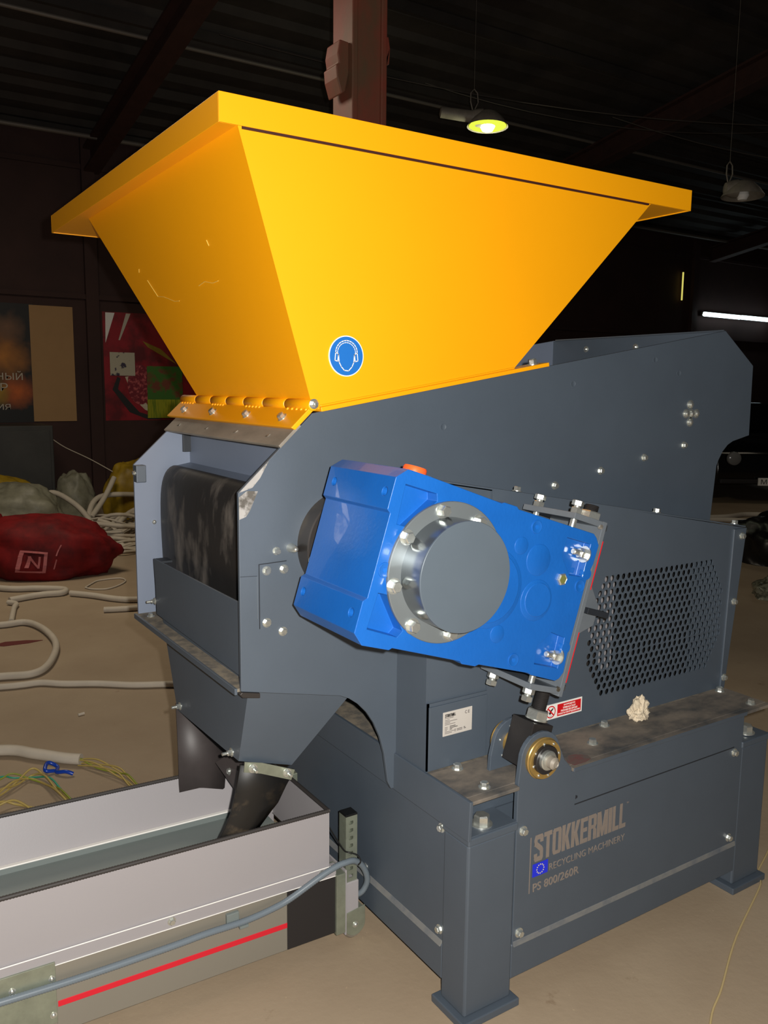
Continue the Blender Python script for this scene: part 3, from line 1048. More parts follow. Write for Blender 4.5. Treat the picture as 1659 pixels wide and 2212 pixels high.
# --- guard with the perforated sheet
def guard_sheet():
    outer = [(.0, .612), (1.236, .600), (1.298, 1.152), (.199, 1.344), (.199, .795), (.0, .795)]
    holes = []
    pitch = .0244
    rp = .0206
    rr = .0095
    for i in range(18):
        e = min(i, 5, 17 - i)
        n = 21 + e
        if 6 <= i <= 11:
            n = 25 if i % 2 == 0 else 26
        z = 1.0515 - i * rp
        x0 = .891 - (n - 1) * pitch / 2
        for k in range(n):
            c = (x0 + k * pitch, z)
            holes.append([(c[0] + rr * math.cos(2 * PI * j / 12), c[1] + rr * math.sin(2 * PI * j / 12)) for j in range(12)])
    verts = [Vector(p) for p in outer]
    faces = [list(range(len(outer)))]
    for h in holes:
        s = len(verts)
        verts += [Vector(p) for p in h]
        faces.append(list(range(s, s + len(h))))
    res = delaunay_2d_cdt(verts, [], faces, 0, 1e-6)
    vs, es, fs, ov, oe, of = res
    bm = bmesh.new()
    V0 = [bm.verts.new((v.x, .180, v.y)) for v in vs]
    V1 = [bm.verts.new((v.x, .184, v.y)) for v in vs]
    cnt = {}
    for f, src in zip(fs, of):
        if src != [0]:
            continue
        bm.faces.new([V0[i] for i in f])
        bm.faces.new([V1[i] for i in reversed(f)])
        for a, b in zip(f, f[1:] + f[:1]):
            cnt.setdefault((min(a, b), max(a, b)), []).append((a, b))
    for k, l in cnt.items():
        if len(l) == 1:
            a, b = l[0]
            bm.faces.new((V0[a], V1[a], V1[b], V0[b]))
    return finish('perforated_sheet', bm, 'paint', SH)


gs = guard_sheet()
G0 = .188
prism('recessed_sheet', [(0, .61), (.24, .61), (.24, 1.331), (0, 1.372)], .188, .192, 'y', 'paint', gs)
# slanting fold at the right edge
prism('edge_fold', [(1.236, .600), (1.243, .600), (1.306, 1.152), (1.298, 1.152), (1.24, 1.152), (1.222, .612)], .174, .181, 'y', 'paint', gs, .0015)
for p in ((1.281, .174, 1.127), (1.262, .174, .905), (1.236, .174, .645)):
    bolt(p, (0, -1, 0), .016, gs, washer=True)
bm = new()   # left side, sloping top and right side
add_box(bm, (0, .1925, .61), (.006, .330, 1.372))
add_box(bm, (0, .180, .61), (.006, .1875, .795))
add_quadslab(bm, [(.0, .178, 1.375), (1.304, .178, 1.154), (1.304, .330, 1.154), (.0, .330, 1.375)], .004)
add_quadslab(bm, [(1.238, .18, .60), (1.238, .6, .60), (1.300, .6, 1.152), (1.300, .18, 1.152)], .004)
finish('guard_shell', bm, 'paint', SH)
for p in ((.863, .19, 1.2335), (1.274, .20, 1.164), (.30, .20, 1.33)):
    bolt(p, (.1666, 0, .986), .018, gs)
# drive parts behind the guard
mo = lathe('motor', (.55, .62, .95), (1, 0, 0), [(0, .09), (.03, .15), (.34, .15), (.40, .12), (.44, .12)], 'cover', SH, 28)
lathe('motor_shaft', (.95, .62, .95), (1, 0, 0), [(0, .025), (.16, .025)], 'zinc', mo, 16)
lathe('pulley', (.66, .40, .74), (0, -1, 0), [(0, .11), (.02, .115), (.03, .10), (.06, .10), (.07, .115), (.09, .11)], 'bearing', SH, 32)
lathe('pulley', (.70, .40, 1.0), (0, -1, 0), [(0, .07), (.02, .075), (.03, .065), (.06, .065), (.07, .075), (.09, .07)], 'bearing', SH, 32)
boxo('motor_mount', (.50, .335, .61), (1.2, .38, .70), 'rafter', SH)
boxo('lit_space_sheet', (.66, .3195, .70), (.84, .3215, 1.10), 'conv', SH)  # added pale sheet for the lit space seen through the left holes
boxo('inner_shade_sheet', (.02, .3205, .615), (1.23, .3225, 1.13), 'innershade', SH)  # black sheet put in as the shade behind the guard holes

# identification plate and warning sticker
nb = boxo('plate_backing', (.004, .176, .612), (.197, .181, .786), 'paint', gs, .001)
ip = boxo('identification_plate', (.0475, .1745, .6985), (.1445, .1765, .7645), 'label', gs, .0008)
ox, oz, yy = .0475, .6985, .1745
block_word('STOKKERMILL', ox + .006, oz + .052, .035, .008, yy, 'ink', ip, .0004)
text('RECYCLING MACHINERY', (ox + .006, yy, oz + .048), (1, 0, 0), (0, 0, 1), .029, .002, 'inkgrey', ip)
text('C E', (ox + .072, yy, oz + .050), (1, 0, 0), (0, 0, 1), .015, .0085, 'inkgrey', ip, bold=.01)
for k, (wd, xo) in enumerate(((.015, 0), (.040, 0), (.017, 0), (.034, 0), (.0, 0), (.009, 0), (.009, 0), (.007, 0), (.032, 0), (.023, 0))):
    if wd:
        boxo('small_print', (ox + .006 + xo, yy - .0004, oz + .043 - k * .0040), (ox + .006 + xo + wd, yy + .0002, oz + .0442 - k * .0040), 'inkgrey', ip)
for (a, b, c) in ((.022, .041, .0252), (.022, .048, .0212), (.022, .030, .0172), (.038, .043, .0132), (.046, .064, .0132), (.069, .073, .0142), (.038, .042, .0092), (.046, .064, .0095), (.069, .076, .0105)):
    boxo('small_print', (ox + a, yy - .0004, oz + c - .001), (ox + b, yy + .0002, oz + c + .0006), 'ink' if a in (.022, .069) else 'inkgrey', ip)
ws = boxo('warning_sticker', (.414, .1785, .6625), (.564, .1802, .707), 'white', gs)
boxo('red_field', (.464, .1780, .667), (.559, .1788, .7025), 'red', ws)
for k, s in enumerate(('\u0417\u0410\u041f\u0420\u0415\u0429\u0415\u041d\u041e', '\u041f\u0420\u0418\u041a\u0410\u0421\u0410\u0422\u042c\u0421\u042f', '\u0420\u0423\u041a\u0410\u041c\u0418 \u0412\u041e \u0412\u0420\u0415\u041c\u042f', '\u0420\u0410\u0411\u041e\u0422\u042b \u041e\u0411\u041e\u0420\u0423\u0414\u041e\u0412\u0410\u041d\u0418\u042f')):
    wd = (.046, .05, .066, .088)[k]
    text(s, (.5115 - wd / 2, .1780, .6935 - k * .0080), (1, 0, 0), (0, 0, 1), wd, .0058, 'white', ws, bold=.01)
bm = new()
n = 28
cx, cz = .4385, .6848
for (ro, ri) in ((.0185, .0152),):
    a_ = [bm.verts.new((cx + ro * math.cos(2 * PI * i / n), .1780, cz + ro * math.sin(2 * PI * i / n))) for i in range(n)]
    b_ = [bm.verts.new((cx + ri * math.cos(2 * PI * i / n), .1780, cz + ri * math.sin(2 * PI * i / n))) for i in range(n)]
    for i in range(n):
        bm.faces.new((a_[i], a_[(i + 1) % n], b_[(i + 1) % n], b_[i]))
vs = [bm.verts.new((cx + p[0], .1779, cz + p[1])) for p in ((-.0135, .0105), (-.0105, .0135), (.0135, -.0105), (.0105, -.0135))]
bm.faces.new(vs)
finish('prohibition_ring', bm, 'red', ws)
prism('hand_symbol', [(cx - .008, cz - .003), (cx - .002, cz + .005), (cx + .009, cz + .011), (cx + .010, cz + .008), (cx + .003, cz + .001), (cx + .001, cz - .006), (cx - .004, cz - .008)], .1781, .1784, 'y', 'ink', ws)
boxo('small_print', (cx - .006, .1781, cz - .0125), (cx + .005, .1784, cz - .0115), 'ink', ws)

# --- body: two thick side plates
plate = [(-.453, 1.356), (-.257, 1.539), (1.331, 1.806), (1.499, 1.693), (1.504, 1.449), (1.412, 1.43), (1.385, 1.418), (1.358, 1.395),
         (1.338, 1.365), (1.330, 1.348), (1.313, 1.147), (1.25, .612), (0, .612), (0, .509), (-.014, .509), (-.025, .53), (-.038, .615), (-.052, .665),
         (-.072, .710), (-.094, .744), (-.122, .774), (-.150, .795), (-.177, .808), (-.453, .872)]
npl = prism('side_plate', plate, PNEAR, PNEAR + .010, 'y', 'paint', SH, .001)
prism('side_plate', [p for p in plate], PFAR, PFAR + .010, 'y', 'palegrey', SH, .001)
for p in ((1.167, 1.558), (1.148, 1.528), (1.174, 1.528), (1.200, 1.528), (1.170, 1.500)):
    bolt((p[0], PNEAR, p[1]), (0, -1, 0), .020, npl, dome=True)
for p in ((1.146, 1.424), (.951, 1.389), (.753, 1.355), (.56, 1.319)):
    bolt((p[0], PNEAR, p[1]), (0, -1, 0), .016, npl)
for p in ((1.10, 1.66), (.62, 1.62), (.98, 1.70), (.14, 1.50)):
    lathe('plugged_hole', (p[0], PNEAR + .0006, p[1]), (0, -1, 0), [(0, .011), (.0012, .011), (.0014, .009), (.0008, .008), (.0008, 0)], 'paint', npl, 20)
# squared insert with its four bolts, the cut next to it and the seam
ins = prism('bolted_insert', [(-.402, 1.021), (-.402, 1.179), (-.330, 1.181), (-.330, 1.183), (-.404, 1.181), (-.404, 1.021)], PNEAR - .0012, PNEAR + .002, 'y', 'darkpaint', npl)
for p in ((-.383, 1.163), (-.337, 1.162), (-.384, 1.034), (-.341, 1.006)):
    bolt((p[0], PNEAR, p[1]), (0, -1, 0), .0150, npl)
bolt((-.357, PNEAR, 1.209), (0, -1, 0), .013, npl, head=1.0)
prism('scribed_line', [(-.452, 1.1545), (-.408, 1.152), (-.408, 1.153), (-.452, 1.1555)], PNEAR - .0008, PNEAR + .002, 'y', 'darkpaint', npl)
prism('scribed_line', [(-.4075, 1.047), (-.4075, 1.152), (-.4085, 1.152), (-.4085, 1.047)], PNEAR - .0008, PNEAR + .002, 'y', 'machined', npl)
# bare worn metal at the front corner
prism('bare_metal_patch', [(-.4525, 1.3555), (-.375, 1.4275), (-.398, 1.388), (-.418, 1.366)], PNEAR - .0012, PNEAR + .002, 'y', 'silver', npl)
prism('bare_metal_patch', [(-.4525, 1.345), (-.432, 1.359), (-.404, 1.357), (-.425, 1.312), (-.435, 1.298), (-.4525, 1.292)], PNEAR - .0012, PNEAR + .002, 'y', 'silver', npl)
# cross members between the plates
bm = new()
add_box(bm, (-.27, PNEAR + .01, 1.345), (-.262, PFAR, 1.51))
add_quadslab(bm, [(-.268, PNEAR + .01, 1.352), (-.268, PFAR, 1.352), (-.335, PFAR, 1.340), (-.335, PNEAR + .01, 1.340)], .005)
finish('throat_plate', bm, 'palegrey', SH)
boxo('bracket', (-.295, PFAR - .012, 1.392), (-.265, PFAR - .001, 1.46), 'darkpaint', SH, .001)
br = boxo('bracket', (-.456, PFAR - .035, 1.303), (-.425, PFAR - .002, 1.356), 'paint', SH, .002)
bolt((-.456, PFAR - .018, 1.332), (-1, 0, 0), .011, br)
bolt((-.394, PFAR - .001, 1.17), (0, -1, 0), .013, SH, dome=True, washer=False)
# curved rubber curtain over the rotor
bm = new()
pr = [(-.300, 1.330), (-.318, 1.352), (-.336, 1.355), (-.356, 1.343), (-.371, 1.318), (-.379, 1.285), (-.383, 1.24), (-.383, 1.16), (-.380, 1.08), (-.376, .98), (-.372, .92)]
ny = 14
grid = []
for k in range(ny + 1):
    yv = PNEAR + .014 + (PFAR - .034 - PNEAR) * k / ny
    grid.append([bm.verts.new((x + .0012 * math.sin(k * .8 + i * .5), yv, z)) for i, (x, z) in enumerate(pr)])
for A, B in zip(grid, grid[1:]):
    for i in range(len(pr) - 1):
        bm.faces.new((A[i], A[i + 1], B[i + 1], B[i]))
rc = finish('rubber_curtain', bm, 'rubber', SH, 0, 80)
sm = rc.modifiers.new('thick', 'SOLIDIFY')
sm.thickness = .006
rc.modifiers.new('sub', 'SUBSURF').render_levels = 1
bm = new()
add_lathe(bm, (-.16, PNEAR + .02, 1.21), (0, 1, 0), [(0, .13), (.77, .13)], 32)
finish('rotor', bm, 'black', SH, 0, 40)
# apron with rolled upper edge, and the dusty ledge below the mouth
bm = new()
add_prism(bm, [(PNEAR + .011, .89), (PNEAR + .011, 1.079), (1.035, 1.073), (1.022, .985), (1.018, .90)], -.432, -.427, 'x')
ap = finish('apron_plate', bm, 'paint', SH, .001)
boxo('apron_lip', (-.427, .98, 1.066), (-.390, 1.034, 1.073), 'darkpaint', ap, .001)
nutstack((-.427, 1.045, .935), (-1, 0, 0), .013, SH, stud=.014)
bm = new()
add_box(bm, (-.462, PNEAR + .011, .868), (-.395, PFAR + .004, .8765))
lb = finish('mouth_ledge', bm, 'dustbar', SH, .001)
boxo('ledge_lip', (-.466, PNEAR + .009, .862), (-.459, PFAR + .006, .878), 'paint', lb, .001)
bolt((-.43, 1.085, .8765), (0, 0, 1), .015, lb)
prism('bottom_bar', [(-.452, .871), (-.405, .860), (-.405, .848), (-.45, .857), (-.458, .866)], PNEAR - .004, PNEAR + .008, 'y', 'bearing', SH, .001)
# floor of the body, top deck and rear wall between the plates
bm = new()
add_box(bm, (-.40, PNEAR + .01, .86), (1.25, PFAR, .868))
add_quadslab(bm, [(.40, PNEAR + .01, 1.52), (.40, PFAR, 1.52), (1.325, PFAR, 1.66), (1.325, PNEAR + .01, 1.66)], .005)
add_box(bm, (1.322, PNEAR + .01, 1.36), (1.331, PFAR, 1.803))
add_quadslab(bm, [(1.331, PNEAR + .01, 1.806), (1.331, PFAR, 1.806), (1.499, PFAR, 1.693), (1.499, PNEAR + .01, 1.693)], -.005)
add_box(bm, (1.494, PNEAR + .01, 1.45), (1.502, PFAR, 1.693))
finish('body_shell', bm, 'paint', SH)
bolt((.62, PFAR, 1.66), (0, -1, 0), .016, SH, dome=True)
for yv in (.95, .70):
    bolt((1.322, yv, 1.765), (-1, 0, 0), .016, SH, dome=True)
bolt((.50, .52, 1.675), (-.16, 0, 1), .024, SH)

# --- hinge flap and steel strip on the sloping front edge
dn = Vector((-.196, 0, -.183)).normalized()
nn = Vector((-.183, 0, .196)).normalized()
bp = Vector((-.257, 0, 1.539))


def stf(p):     # p = (distance down the slope, y, height above it)
    return bp + dn * p[0] + Vector((0, p[1], 0)) + nn * p[2]


st = prism('steel_strip', [(.045, .000), (.120, .000), (.120, .008), (.045, .008)], PNEAR - .004, PFAR + .012, 'y', 'steel', SH, .001,
           lambda p: stf((p[0], p[1], p[2])))
for yv in (.42, .62, .83, 1.06):
    bm = new()
    add_quadslab(bm, [stf((.088, yv - .007, .0086)), stf((.091, yv + .006, .0086)), stf((.098, yv + .010, .0086)), stf((.096, yv - .005, .0086))], .0006)
    finish('scratch', bm, 'silver', st)
hf = prism('hinge_flap', [(-.004, .008), (.066, .008), (.070, .020), (-.004, .020)], .309, 1.20, 'y', 'yellow', SH, .002, lambda p: stf((p[0], p[1], p[2])))
for yv in (.40, .615, .855, 1.09):
    bolt(stf((.040, yv, .020)), nn, .017, hf, rot=.5)
ys = [.300, .437, .565, .69, .815, .935, 1.06, 1.195]
for a, b in zip(ys, ys[1:]):
    lathe('hinge_knuckle', stf((-.008, a + .002, .020)), (0, 1, 0), [(0, .0125), (.002, .0142), (b - a - .006, .0142), (b - a - .004, .0125)], 'yellow', SH, 20, 50)
nutstack(stf((-.010, .303, .022)), (0, -1, 0), .0145, SH, 'hinge_pin')
for a, b in list(zip(ys, ys[1:]))[::2]:
    for k in range(5):
        yv = a + .02 + (b - a - .04) * k / 4
        bm = new()
        add_lathe(bm, stf((.008, yv, .019)), nn + dn, [(0, .0045), (.003, .004), (.005, .001)], 8)
        finish('weld_bead', bm, 'yellow', hf, 0, 80)

# --- hopper
HP = new()
zt = 2.172
F = [(-.254, 1.547), (.381, 1.662), (.915, zt), (-.441, zt)]
BKb = 1.05
BKt = 1.60
c = dict(A=(F[0][0], PNEAR, F[0][1]), B=(F[1][0], PNEAR, F[1][1]), C=(F[2][0], PNEAR, F[2][1]), D=(F[3][0], PNEAR, F[3][1]),
         E=(F[0][0], BKb, F[0][1]), F=(F[1][0], BKb, F[1][1]), G=(F[2][0], BKt, F[2][1]), H=(F[3][0], BKt, F[3][1]))
V = {k: HP.verts.new(v) for k, v in c.items()}
for q in ('ABCD', 'AEHD', 'BFGC', 'EFGH'):
    HP.faces.new([V[x] for x in q])
hop = finish('hopper', HP, 'yellow', SH)
md = hop.modifiers.new('thick', 'SOLIDIFY')
md.thickness = .004
md.offset = -1
X0r, X1r, Y0r, Y1r, Z0r, Z1r = -.491, 1.094, .310, 1.955, 2.167, 2.230
bm = new()
for (a, b) in (((X0r, Y0r), (X1r, Y0r + .004)), ((X0r, Y1r - .004), (X1r, Y1r)), ((X0r, Y0r + .004), (X0r + .004, Y1r - .004)), ((X1r - .004, Y0r + .004), (X1r, Y1r - .004))):
    add_box(bm, (a[0], a[1], Z0r), (b[0], b[1], Z1r))
for (a, b) in (((X0r, Y0r), (X1r, PNEAR + .03)), ((X0r, BKt), (X1r, Y1r)), ((X0r, PNEAR), (-.40, BKt)), ((.88, PNEAR), (X1r, BKt))):
    add_box(bm, (a[0] + .004, a[1] + .004, Z1r - .004), (b[0] - .004, b[1] - .002, Z1r - .0005))
rim = finish('hopper_rim', bm, 'yellow', SH, .001)
bm = new()      # flat underside between walls and rim
e = .005
for (a, b) in (((X0r + e, BKt), (X1r - e, Y1r - e)), ((X0r + e, PNEAR + .002), (-.438, BKt)), ((.912, PNEAR + .002), (X1r - e, BKt))):
    add_box(bm, (a[0], a[1], Z0r + .003), (b[0], b[1], Z0r + .007))
finish('rim_underside', bm, 'yellow', SH)
boxo('rim_shade_strip', (-.434, Y0r + .0045, Z0r - .0042), (.902, PNEAR - .0005, Z0r + .0035), mat('dark_rim_shade', (50, 14, 6), .7), SH, 0)  # dark strip painted in as the shadow gap under the rim
# flange sitting on the sloping plate edge
def ftf(p):
    d = Vector((1.588, 0, .267)).normalized()
    n_ = Vector((-.267, 0, 1.588)).normalized()
    return Vector((-.257, p[1], 1.539)) + d * p[0] + n_ * p[2]


fg = prism('hopper_flange', [(.018, .001), (.775, .001), (.775, .012), (.018, .012)], .309, .37, 'y', 'yellow', SH, .001, lambda p: ftf(p))
prism('weld_seam', [(.02, .012), (.65, .012), (.65, .017), (.02, .017)], .315, .322, 'y', 'yellow', fg, .002, lambda p: ftf(p))
bolt(ftf((.735, .335, .012)), ftf((0, 0, 1)) - ftf((0, 0, 0)), .022, fg)
# scratches on the hopper's front wall
wd = (Vector(c['D']) - Vector(c['A'])).normalized()
wn = Vector((wd.z * -1, 0, wd.x)).normalized()


def wtf(y, t, h=.0007):
    return Vector(c['A']) + wd * t + Vector((0, y - PNEAR, 0)) + wn * h


M['scratch'] = mat('scratched_yellow', (236, 205, 96), .5)
for pts in ([(1.20, .40), (1.15, .345), (1.10, .34), (1.02, .32), (.98, .318)], [(.80, .345), (.75, .352), (.70, .343), (.66, .345)], [(.66, .45), (.655, .435)], [(1.255, .43), (1.245, .44)]):
    bm = new()
    add_tube(bm, [wtf(a, b, .0042) for a, b in pts], .0009, 5)
    finish('scratch', bm, 'scratch', hop)
# ear protection sign
sx, sz, sr = -.1655, 1.678, .0495
sy = PNEAR - .0006
sg = lathe('safety_sign', (sx, PNEAR - .003, sz), (0, -1, 0), [(0, sr), (.0022, sr)], 'white', hop, 48, None)
lathe('blue_disc', (sx, PNEAR - .0052, sz), (0, -1, 0), [(0, sr * .95), (.0005, sr * .95)], 'signblue', sg, 48, None)


def ribbon(pts, wdt, m, parent, name):
    bm = new()
    for a, b in zip(pts, pts[1:]):
        a, b = Vector(a), Vector(b)
        d = (b - a).normalized()
        nrm = Vector((-d.y, d.x)) * wdt / 2
        qd = [a + nrm - d * wdt * .3, b + nrm + d * wdt * .3, b - nrm + d * wdt * .3, a - nrm - d * wdt * .3]
        bm.faces.new([bm.verts.new((sx + p.x, PNEAR - .0059, sz + p.y)) for p in qd])
    return finish(name, bm, m, parent)


k = sr
face = [(-.46 * k, .10 * k), (-.42 * k, -.30 * k), (-.30 * k, -.52 * k), (-.12 * k, -.70 * k), (.12 * k, -.72 * k), (.32 * k, -.52 * k), (.42 * k, -.30 * k), (.46 * k, .10 * k)]
ribbon(face, .0022, 'white', sg, 'sign_face_line')
band = [(.62 * k * math.cos(R(a)), .16 * k + .60 * k * math.sin(R(a))) for a in range(0, 181, 15)]
ribbon(band, .0022, 'white', sg, 'sign_headband')
band = [(.52 * k * math.cos(R(a)), .14 * k + .52 * k * math.sin(R(a))) for a in range(0, 181, 15)]
ribbon(band, .0016, 'white', sg, 'sign_headband')
for s in (-1, 1):
    ribbon([(s * .62 * k, .16 * k), (s * .66 * k, -.22 * k), (s * .50 * k, -.26 * k), (s * .46 * k, .10 * k), (s * .62 * k, .16 * k)], .0022, 'white', sg, 'sign_ear_cup')

# --- discharge chute with its rubber flaps
ch = new()
T = [(-.42, .345, .892), (-.42, 1.0, .892), (-.13, 1.0, .80), (-.13, .345, .80)]
Bq = [(-.42, .424, .648), (-.42, .885, .632), (-.268, .885, .600), (-.268, .424, .600)]
tv = [ch.verts.new(p) for p in T]
bv = [ch.verts.new(p) for p in Bq]
for i in range(4):
    j = (i + 1) % 4
    ch.faces.new((tv[i], tv[j], bv[j], bv[i]))
chute = finish('chute', ch, 'paint', SH)
md = chute.modifiers.new('thick', 'SOLIDIFY')
md.thickness = .004
nutstack((-.42, .858, .652), (-1, 0, 0), .014, chute, stud=.012)
nutstack((-.42, .468, .655), (-1, 0, 0), .014, chute, stud=.012)


def cloth(name, rows, m, parent, th=.005):
    bm = new()
    g = [[bm.verts.new(p) for p in r] for r in rows]
    for A, B in zip(g, g[1:]):
        for i in range(len(A) - 1):
            bm.faces.new((A[i], A[i + 1], B[i + 1], B[i]))
    o = finish(name, bm, m, parent, 0, 80)
    s = o.modifiers.new('thick', 'SOLIDIFY')
    s.thickness = th
    s.offset = 0
    return o


nf = cloth('rubber_flap', [[(-.418, .418, .640), (-.36, .416, .617), (-.266, .416, .590)],
                           [(-.427, .430, .56), (-.36, .428, .555), (-.282, .432, .545)],
                           [(-.437, .440, .50), (-.37, .440, .49), (-.300, .446, .495)],
                           [(-.452, .452, .455), (-.385, .455, .435), (-.316, .458, .468)],
                           [(-.475, .468, .40), (-.42, .470, .39), (-.35, .47, .42)]], 'rubdirty', chute, .008)
bm = new()
add_prism(bm, [(-.409, .648), (-.360, .634), (-.266, .592), (-.277, .566), (-.365, .606), (-.412, .621)], .409, .412, 'y')
stp = finish('clamp_strip', bm, 'zincsheet', chute)
nutstack((-.387, .409, .626), (0, -1, 0), .014, stp, stud=.010)
nutstack((-.289, .409, .590), (0, -1, 0), .014, stp, stud=.010)
cloth('rubber_flap', [[(-.422, .892, .65), (-.34, .892, .62), (-.262, .892, .59)],
                      [(-.428, .865, .50), (-.35, .86, .49), (-.27, .865, .48)],
                      [(-.436, .842, .375), (-.36, .84, .362), (-.295, .835, .355)]], 'rubber2', chute, .005)
bm = new()
add_quadslab(bm, [(-.335, .80, .475), (-.30, .73, .535), (-.275, .56, .50), (-.305, .66, .40)], .004)
pch = finish('rubber_patch', bm, 'rubber2', chute)
bolt((-.318, .735, .470), (-1, 0, .1), .016, pch, dome=True)

# --- gearbox (own tilted frame: u along, v up, y depth)
GA = R(17.3)
ca, sa = math.cos(GA), math.sin(GA)
GX, GZ = -.155, 1.210


def gtf(p):
    return Vector((GX + p[0] * ca + p[2] * sa, p[1], GZ - p[0] * sa + p[2] * ca))


def gd(du, dy, dv):
    return gtf((du, dy, dv)) - gtf((0, 0, 0))


YF, YBK = -.072, .200
out = [(-.178, .166), (-.153, .189), (-.095, .1885), (.118, .1815), (.125, .185), (.165, .185), (.172, .180), (.432, .180), (.445, .172), (.459, .156),
       (.457, .108), (.448, .078), (.447, -.080), (.449, -.128), (.452, -.168), (.442, -.185), (.430, -.192), (.345, -.188), (.335, -.1845),
       (.175, -.1845), (.165, -.190), (.125, -.190), (.118, -.1845), (-.075, -.1815), (-.082, -.187), (-.152, -.187), (-.178, -.165),
       (-.178, -.097), (-.169, -.089), (-.169, .091), (-.178, .097)]
bm = new()
add_prism(bm, out, YF, YBK, 'y', gtf)
gb = finish('gearbox_housing', bm, 'blue', SH)
cb = new()
for pts in ([(-.150, .158), (-.066, .158), (-.060, .143), (-.115, .073), (-.146, .073)], [(-.150, -.152), (-.146, -.074), (-.122, -.074), (-.060, -.142), (-.070, -.157)]):
    add_prism(cb, pts, YF - .02, YF + .035, 'y', gtf)
for pts in ([(.346, .152), (.430, .153), (.430, .070), (.384, .066), (.346, .105)], [(.376, -.078), (.424, -.084), (.427, -.161), (.346, -.161), (.341, -.118)]):
    add_prism(cb, pts, YF - .02, YF + .022, 'y', gtf)
for (yv, vv) in ((.166, .133), (-.044, .133), (.172, -.128), (-.040, -.128)):
    add_lathe(cb, gtf((-.20, yv, vv)), gd(1, 0, 0), [(0, .010), (.040, .010)], 16)
boolean(gb, cb)
gb.data.materials.clear()
gb.data.materials.append(M['blue'])
md = gb.modifiers.new('bevel', 'BEVEL')
md.width = .0035
md.segments = 3
md.limit_method = 'ANGLE'
md.angle_limit = R(25)
for p in gb.data.polygons:
    p.use_smooth = False
# worn casting edge strips on the left end
for (v0, v1) in ((.168, .187), (-.186, -.166)):
    pass
boxo('bare_edge', (-.150, YF + .01, .1875), (-.085, YBK - .01, .1895), 'rust', gb, 0, gtf)
# raised bosses and rings
def ring(u0, v0, r, h=.0016, disc=True, m='blue', rw=.0035):
    prof = [(0, r), (h, r - .0006), (h, r - rw), (h * .35, r - rw - .001), (h * .35, 0)] if not disc else [(0, r), (h * .7, r - .0008), (h, r - .0022), (h, 0)]
    return lathe('cast_boss', gtf((u0, YF + .0002, v0)), (0, -1, 0), prof, m, gb, 40, 30)


ring(.208, .102, .021)
ring(.205, -.108, .021)
ring(.272, .081, .038)
ring(.298, -.012, .050)
ring(.301, -.010, .042, .003)
ring(.150, -.010, .093)
ring(.150, -.008, .083, .003)
for (u0, v0) in ((.239, .154), (.429, .047), (.275, -.160), (-.146, -.025)):
    pg = lathe('drain_plug', gtf((u0, YF + .0002, v0)), (0, -1, 0), [(0, .0165), (.0022, .0160), (.0026, .0145), (.0018, .0125), (.0018, 0)], 'blue', gb, 32, 30)
    lathe('socket', gtf((u0, YF - .0018, v0)), (0, -1, 0), [(0, .0055), (.0006, .0055)], 'bluefl', pg, 6, None)
pg = lathe('sight_glass', gtf((.361, YF, .052)), (0, -1, 0), [(0, .0155), (.006, .0155), (.008, .012), (.006, .010), (.006, 0)], 'zinc', gb, 6, 30)
lathe('lens', gtf((.361, YF - .006, .052)), (0, -1, 0), [(0, .0105), (.001, .0105)], mat('oil_glass', (104, 106, 58), .08), pg, 24, None)
for (u0, v0) in ((.452, .080), (.446, -.108)):
    lathe('edge_lug', gtf((u0 - .008, YF + .012, v0)), (0, -1, 0), [(0, .016), (.009, .0158), (.0124, .014), (.0126, 0)], 'blue', gb, 28, 40)
for (u0, v0) in ((.395, .125), (.395, -.133)):
    b = nutstack(gtf((.4285, YF + .010, v0)), gd(-1, 0, 0), .0245, gb, 'bolt', stud=.016)
# round cover with bolted flange
fl = lathe('cover_flange', (GX + .013, YF, GZ - .003), (0, -1, 0), [(0, .156), (.006, .156), (.0075, .1545)], 'coverflange', SH, 72, 30)
fcx, fcz = GX + .013, GZ - .003
for k in range(8):
    a = R(22.5 + 45 * k)
    pu, pv = -.003 + .137 * math.cos(a), .137 * math.sin(a)
    p = gtf((pu + .010, YF - .0075, pv))
    bolt(p, (0, -1, 0), .0225, fl, head=.66)
cv = lathe('round_cover', (fcx - .005, YF - .007, fcz + .004), (0, -1, 0), [(0, .119), (.0665, .119)], 'coverside', SH, 96, 30)
lathe('cover_face', (fcx - .005, YF - .0730, fcz + .004), (0, -1, 0), [(0, .1195), (.0035, .1195), (.0045, .1185)], 'cover', cv, 96, 30)
# orange vent cap and black bearing behind
lathe('vent_cap', gtf((-.055, .045, .188)), gd(0, 0, 1), [(0, .027), (.002, .0275), (.018, .0275), (.022, .0255), (.022, 0)], 'orange', gb, 36, 30)
bh = lathe('bearing_housing', (GX - .013, PNEAR, GZ + .004), (0, -1, 0), [(0, .132), (.052, .132), (.055, .129), (.055, .112), (.075, .112), (.08, .05), (.14, .05)], 'bearing', SH, 64, 30)
nutstack((GX - .135, .262, GZ - .02), (0, -1, 0), .014, bh, stud=.004)
b = lathe('grease_nipple', (-.318, PNEAR, 1.213), (0, -1, 0), [(0, .012), (.018, .010), (.03, .006), (.034, 0)], 'zinc', SH, 12, 40)

# --- torque bracket around the gearbox end
tb = thing('x', 'x', 'x')
bpy.data.objects.remove(tb)
def gprism(name, pts, a, b, m, parent, bevel=.001):
    return prism(name, pts, a, b, 'y', m, parent, bevel, gtf)


pt = [(.370, -.055), (.565, -.055), (.565, .130), (.370, .130)]


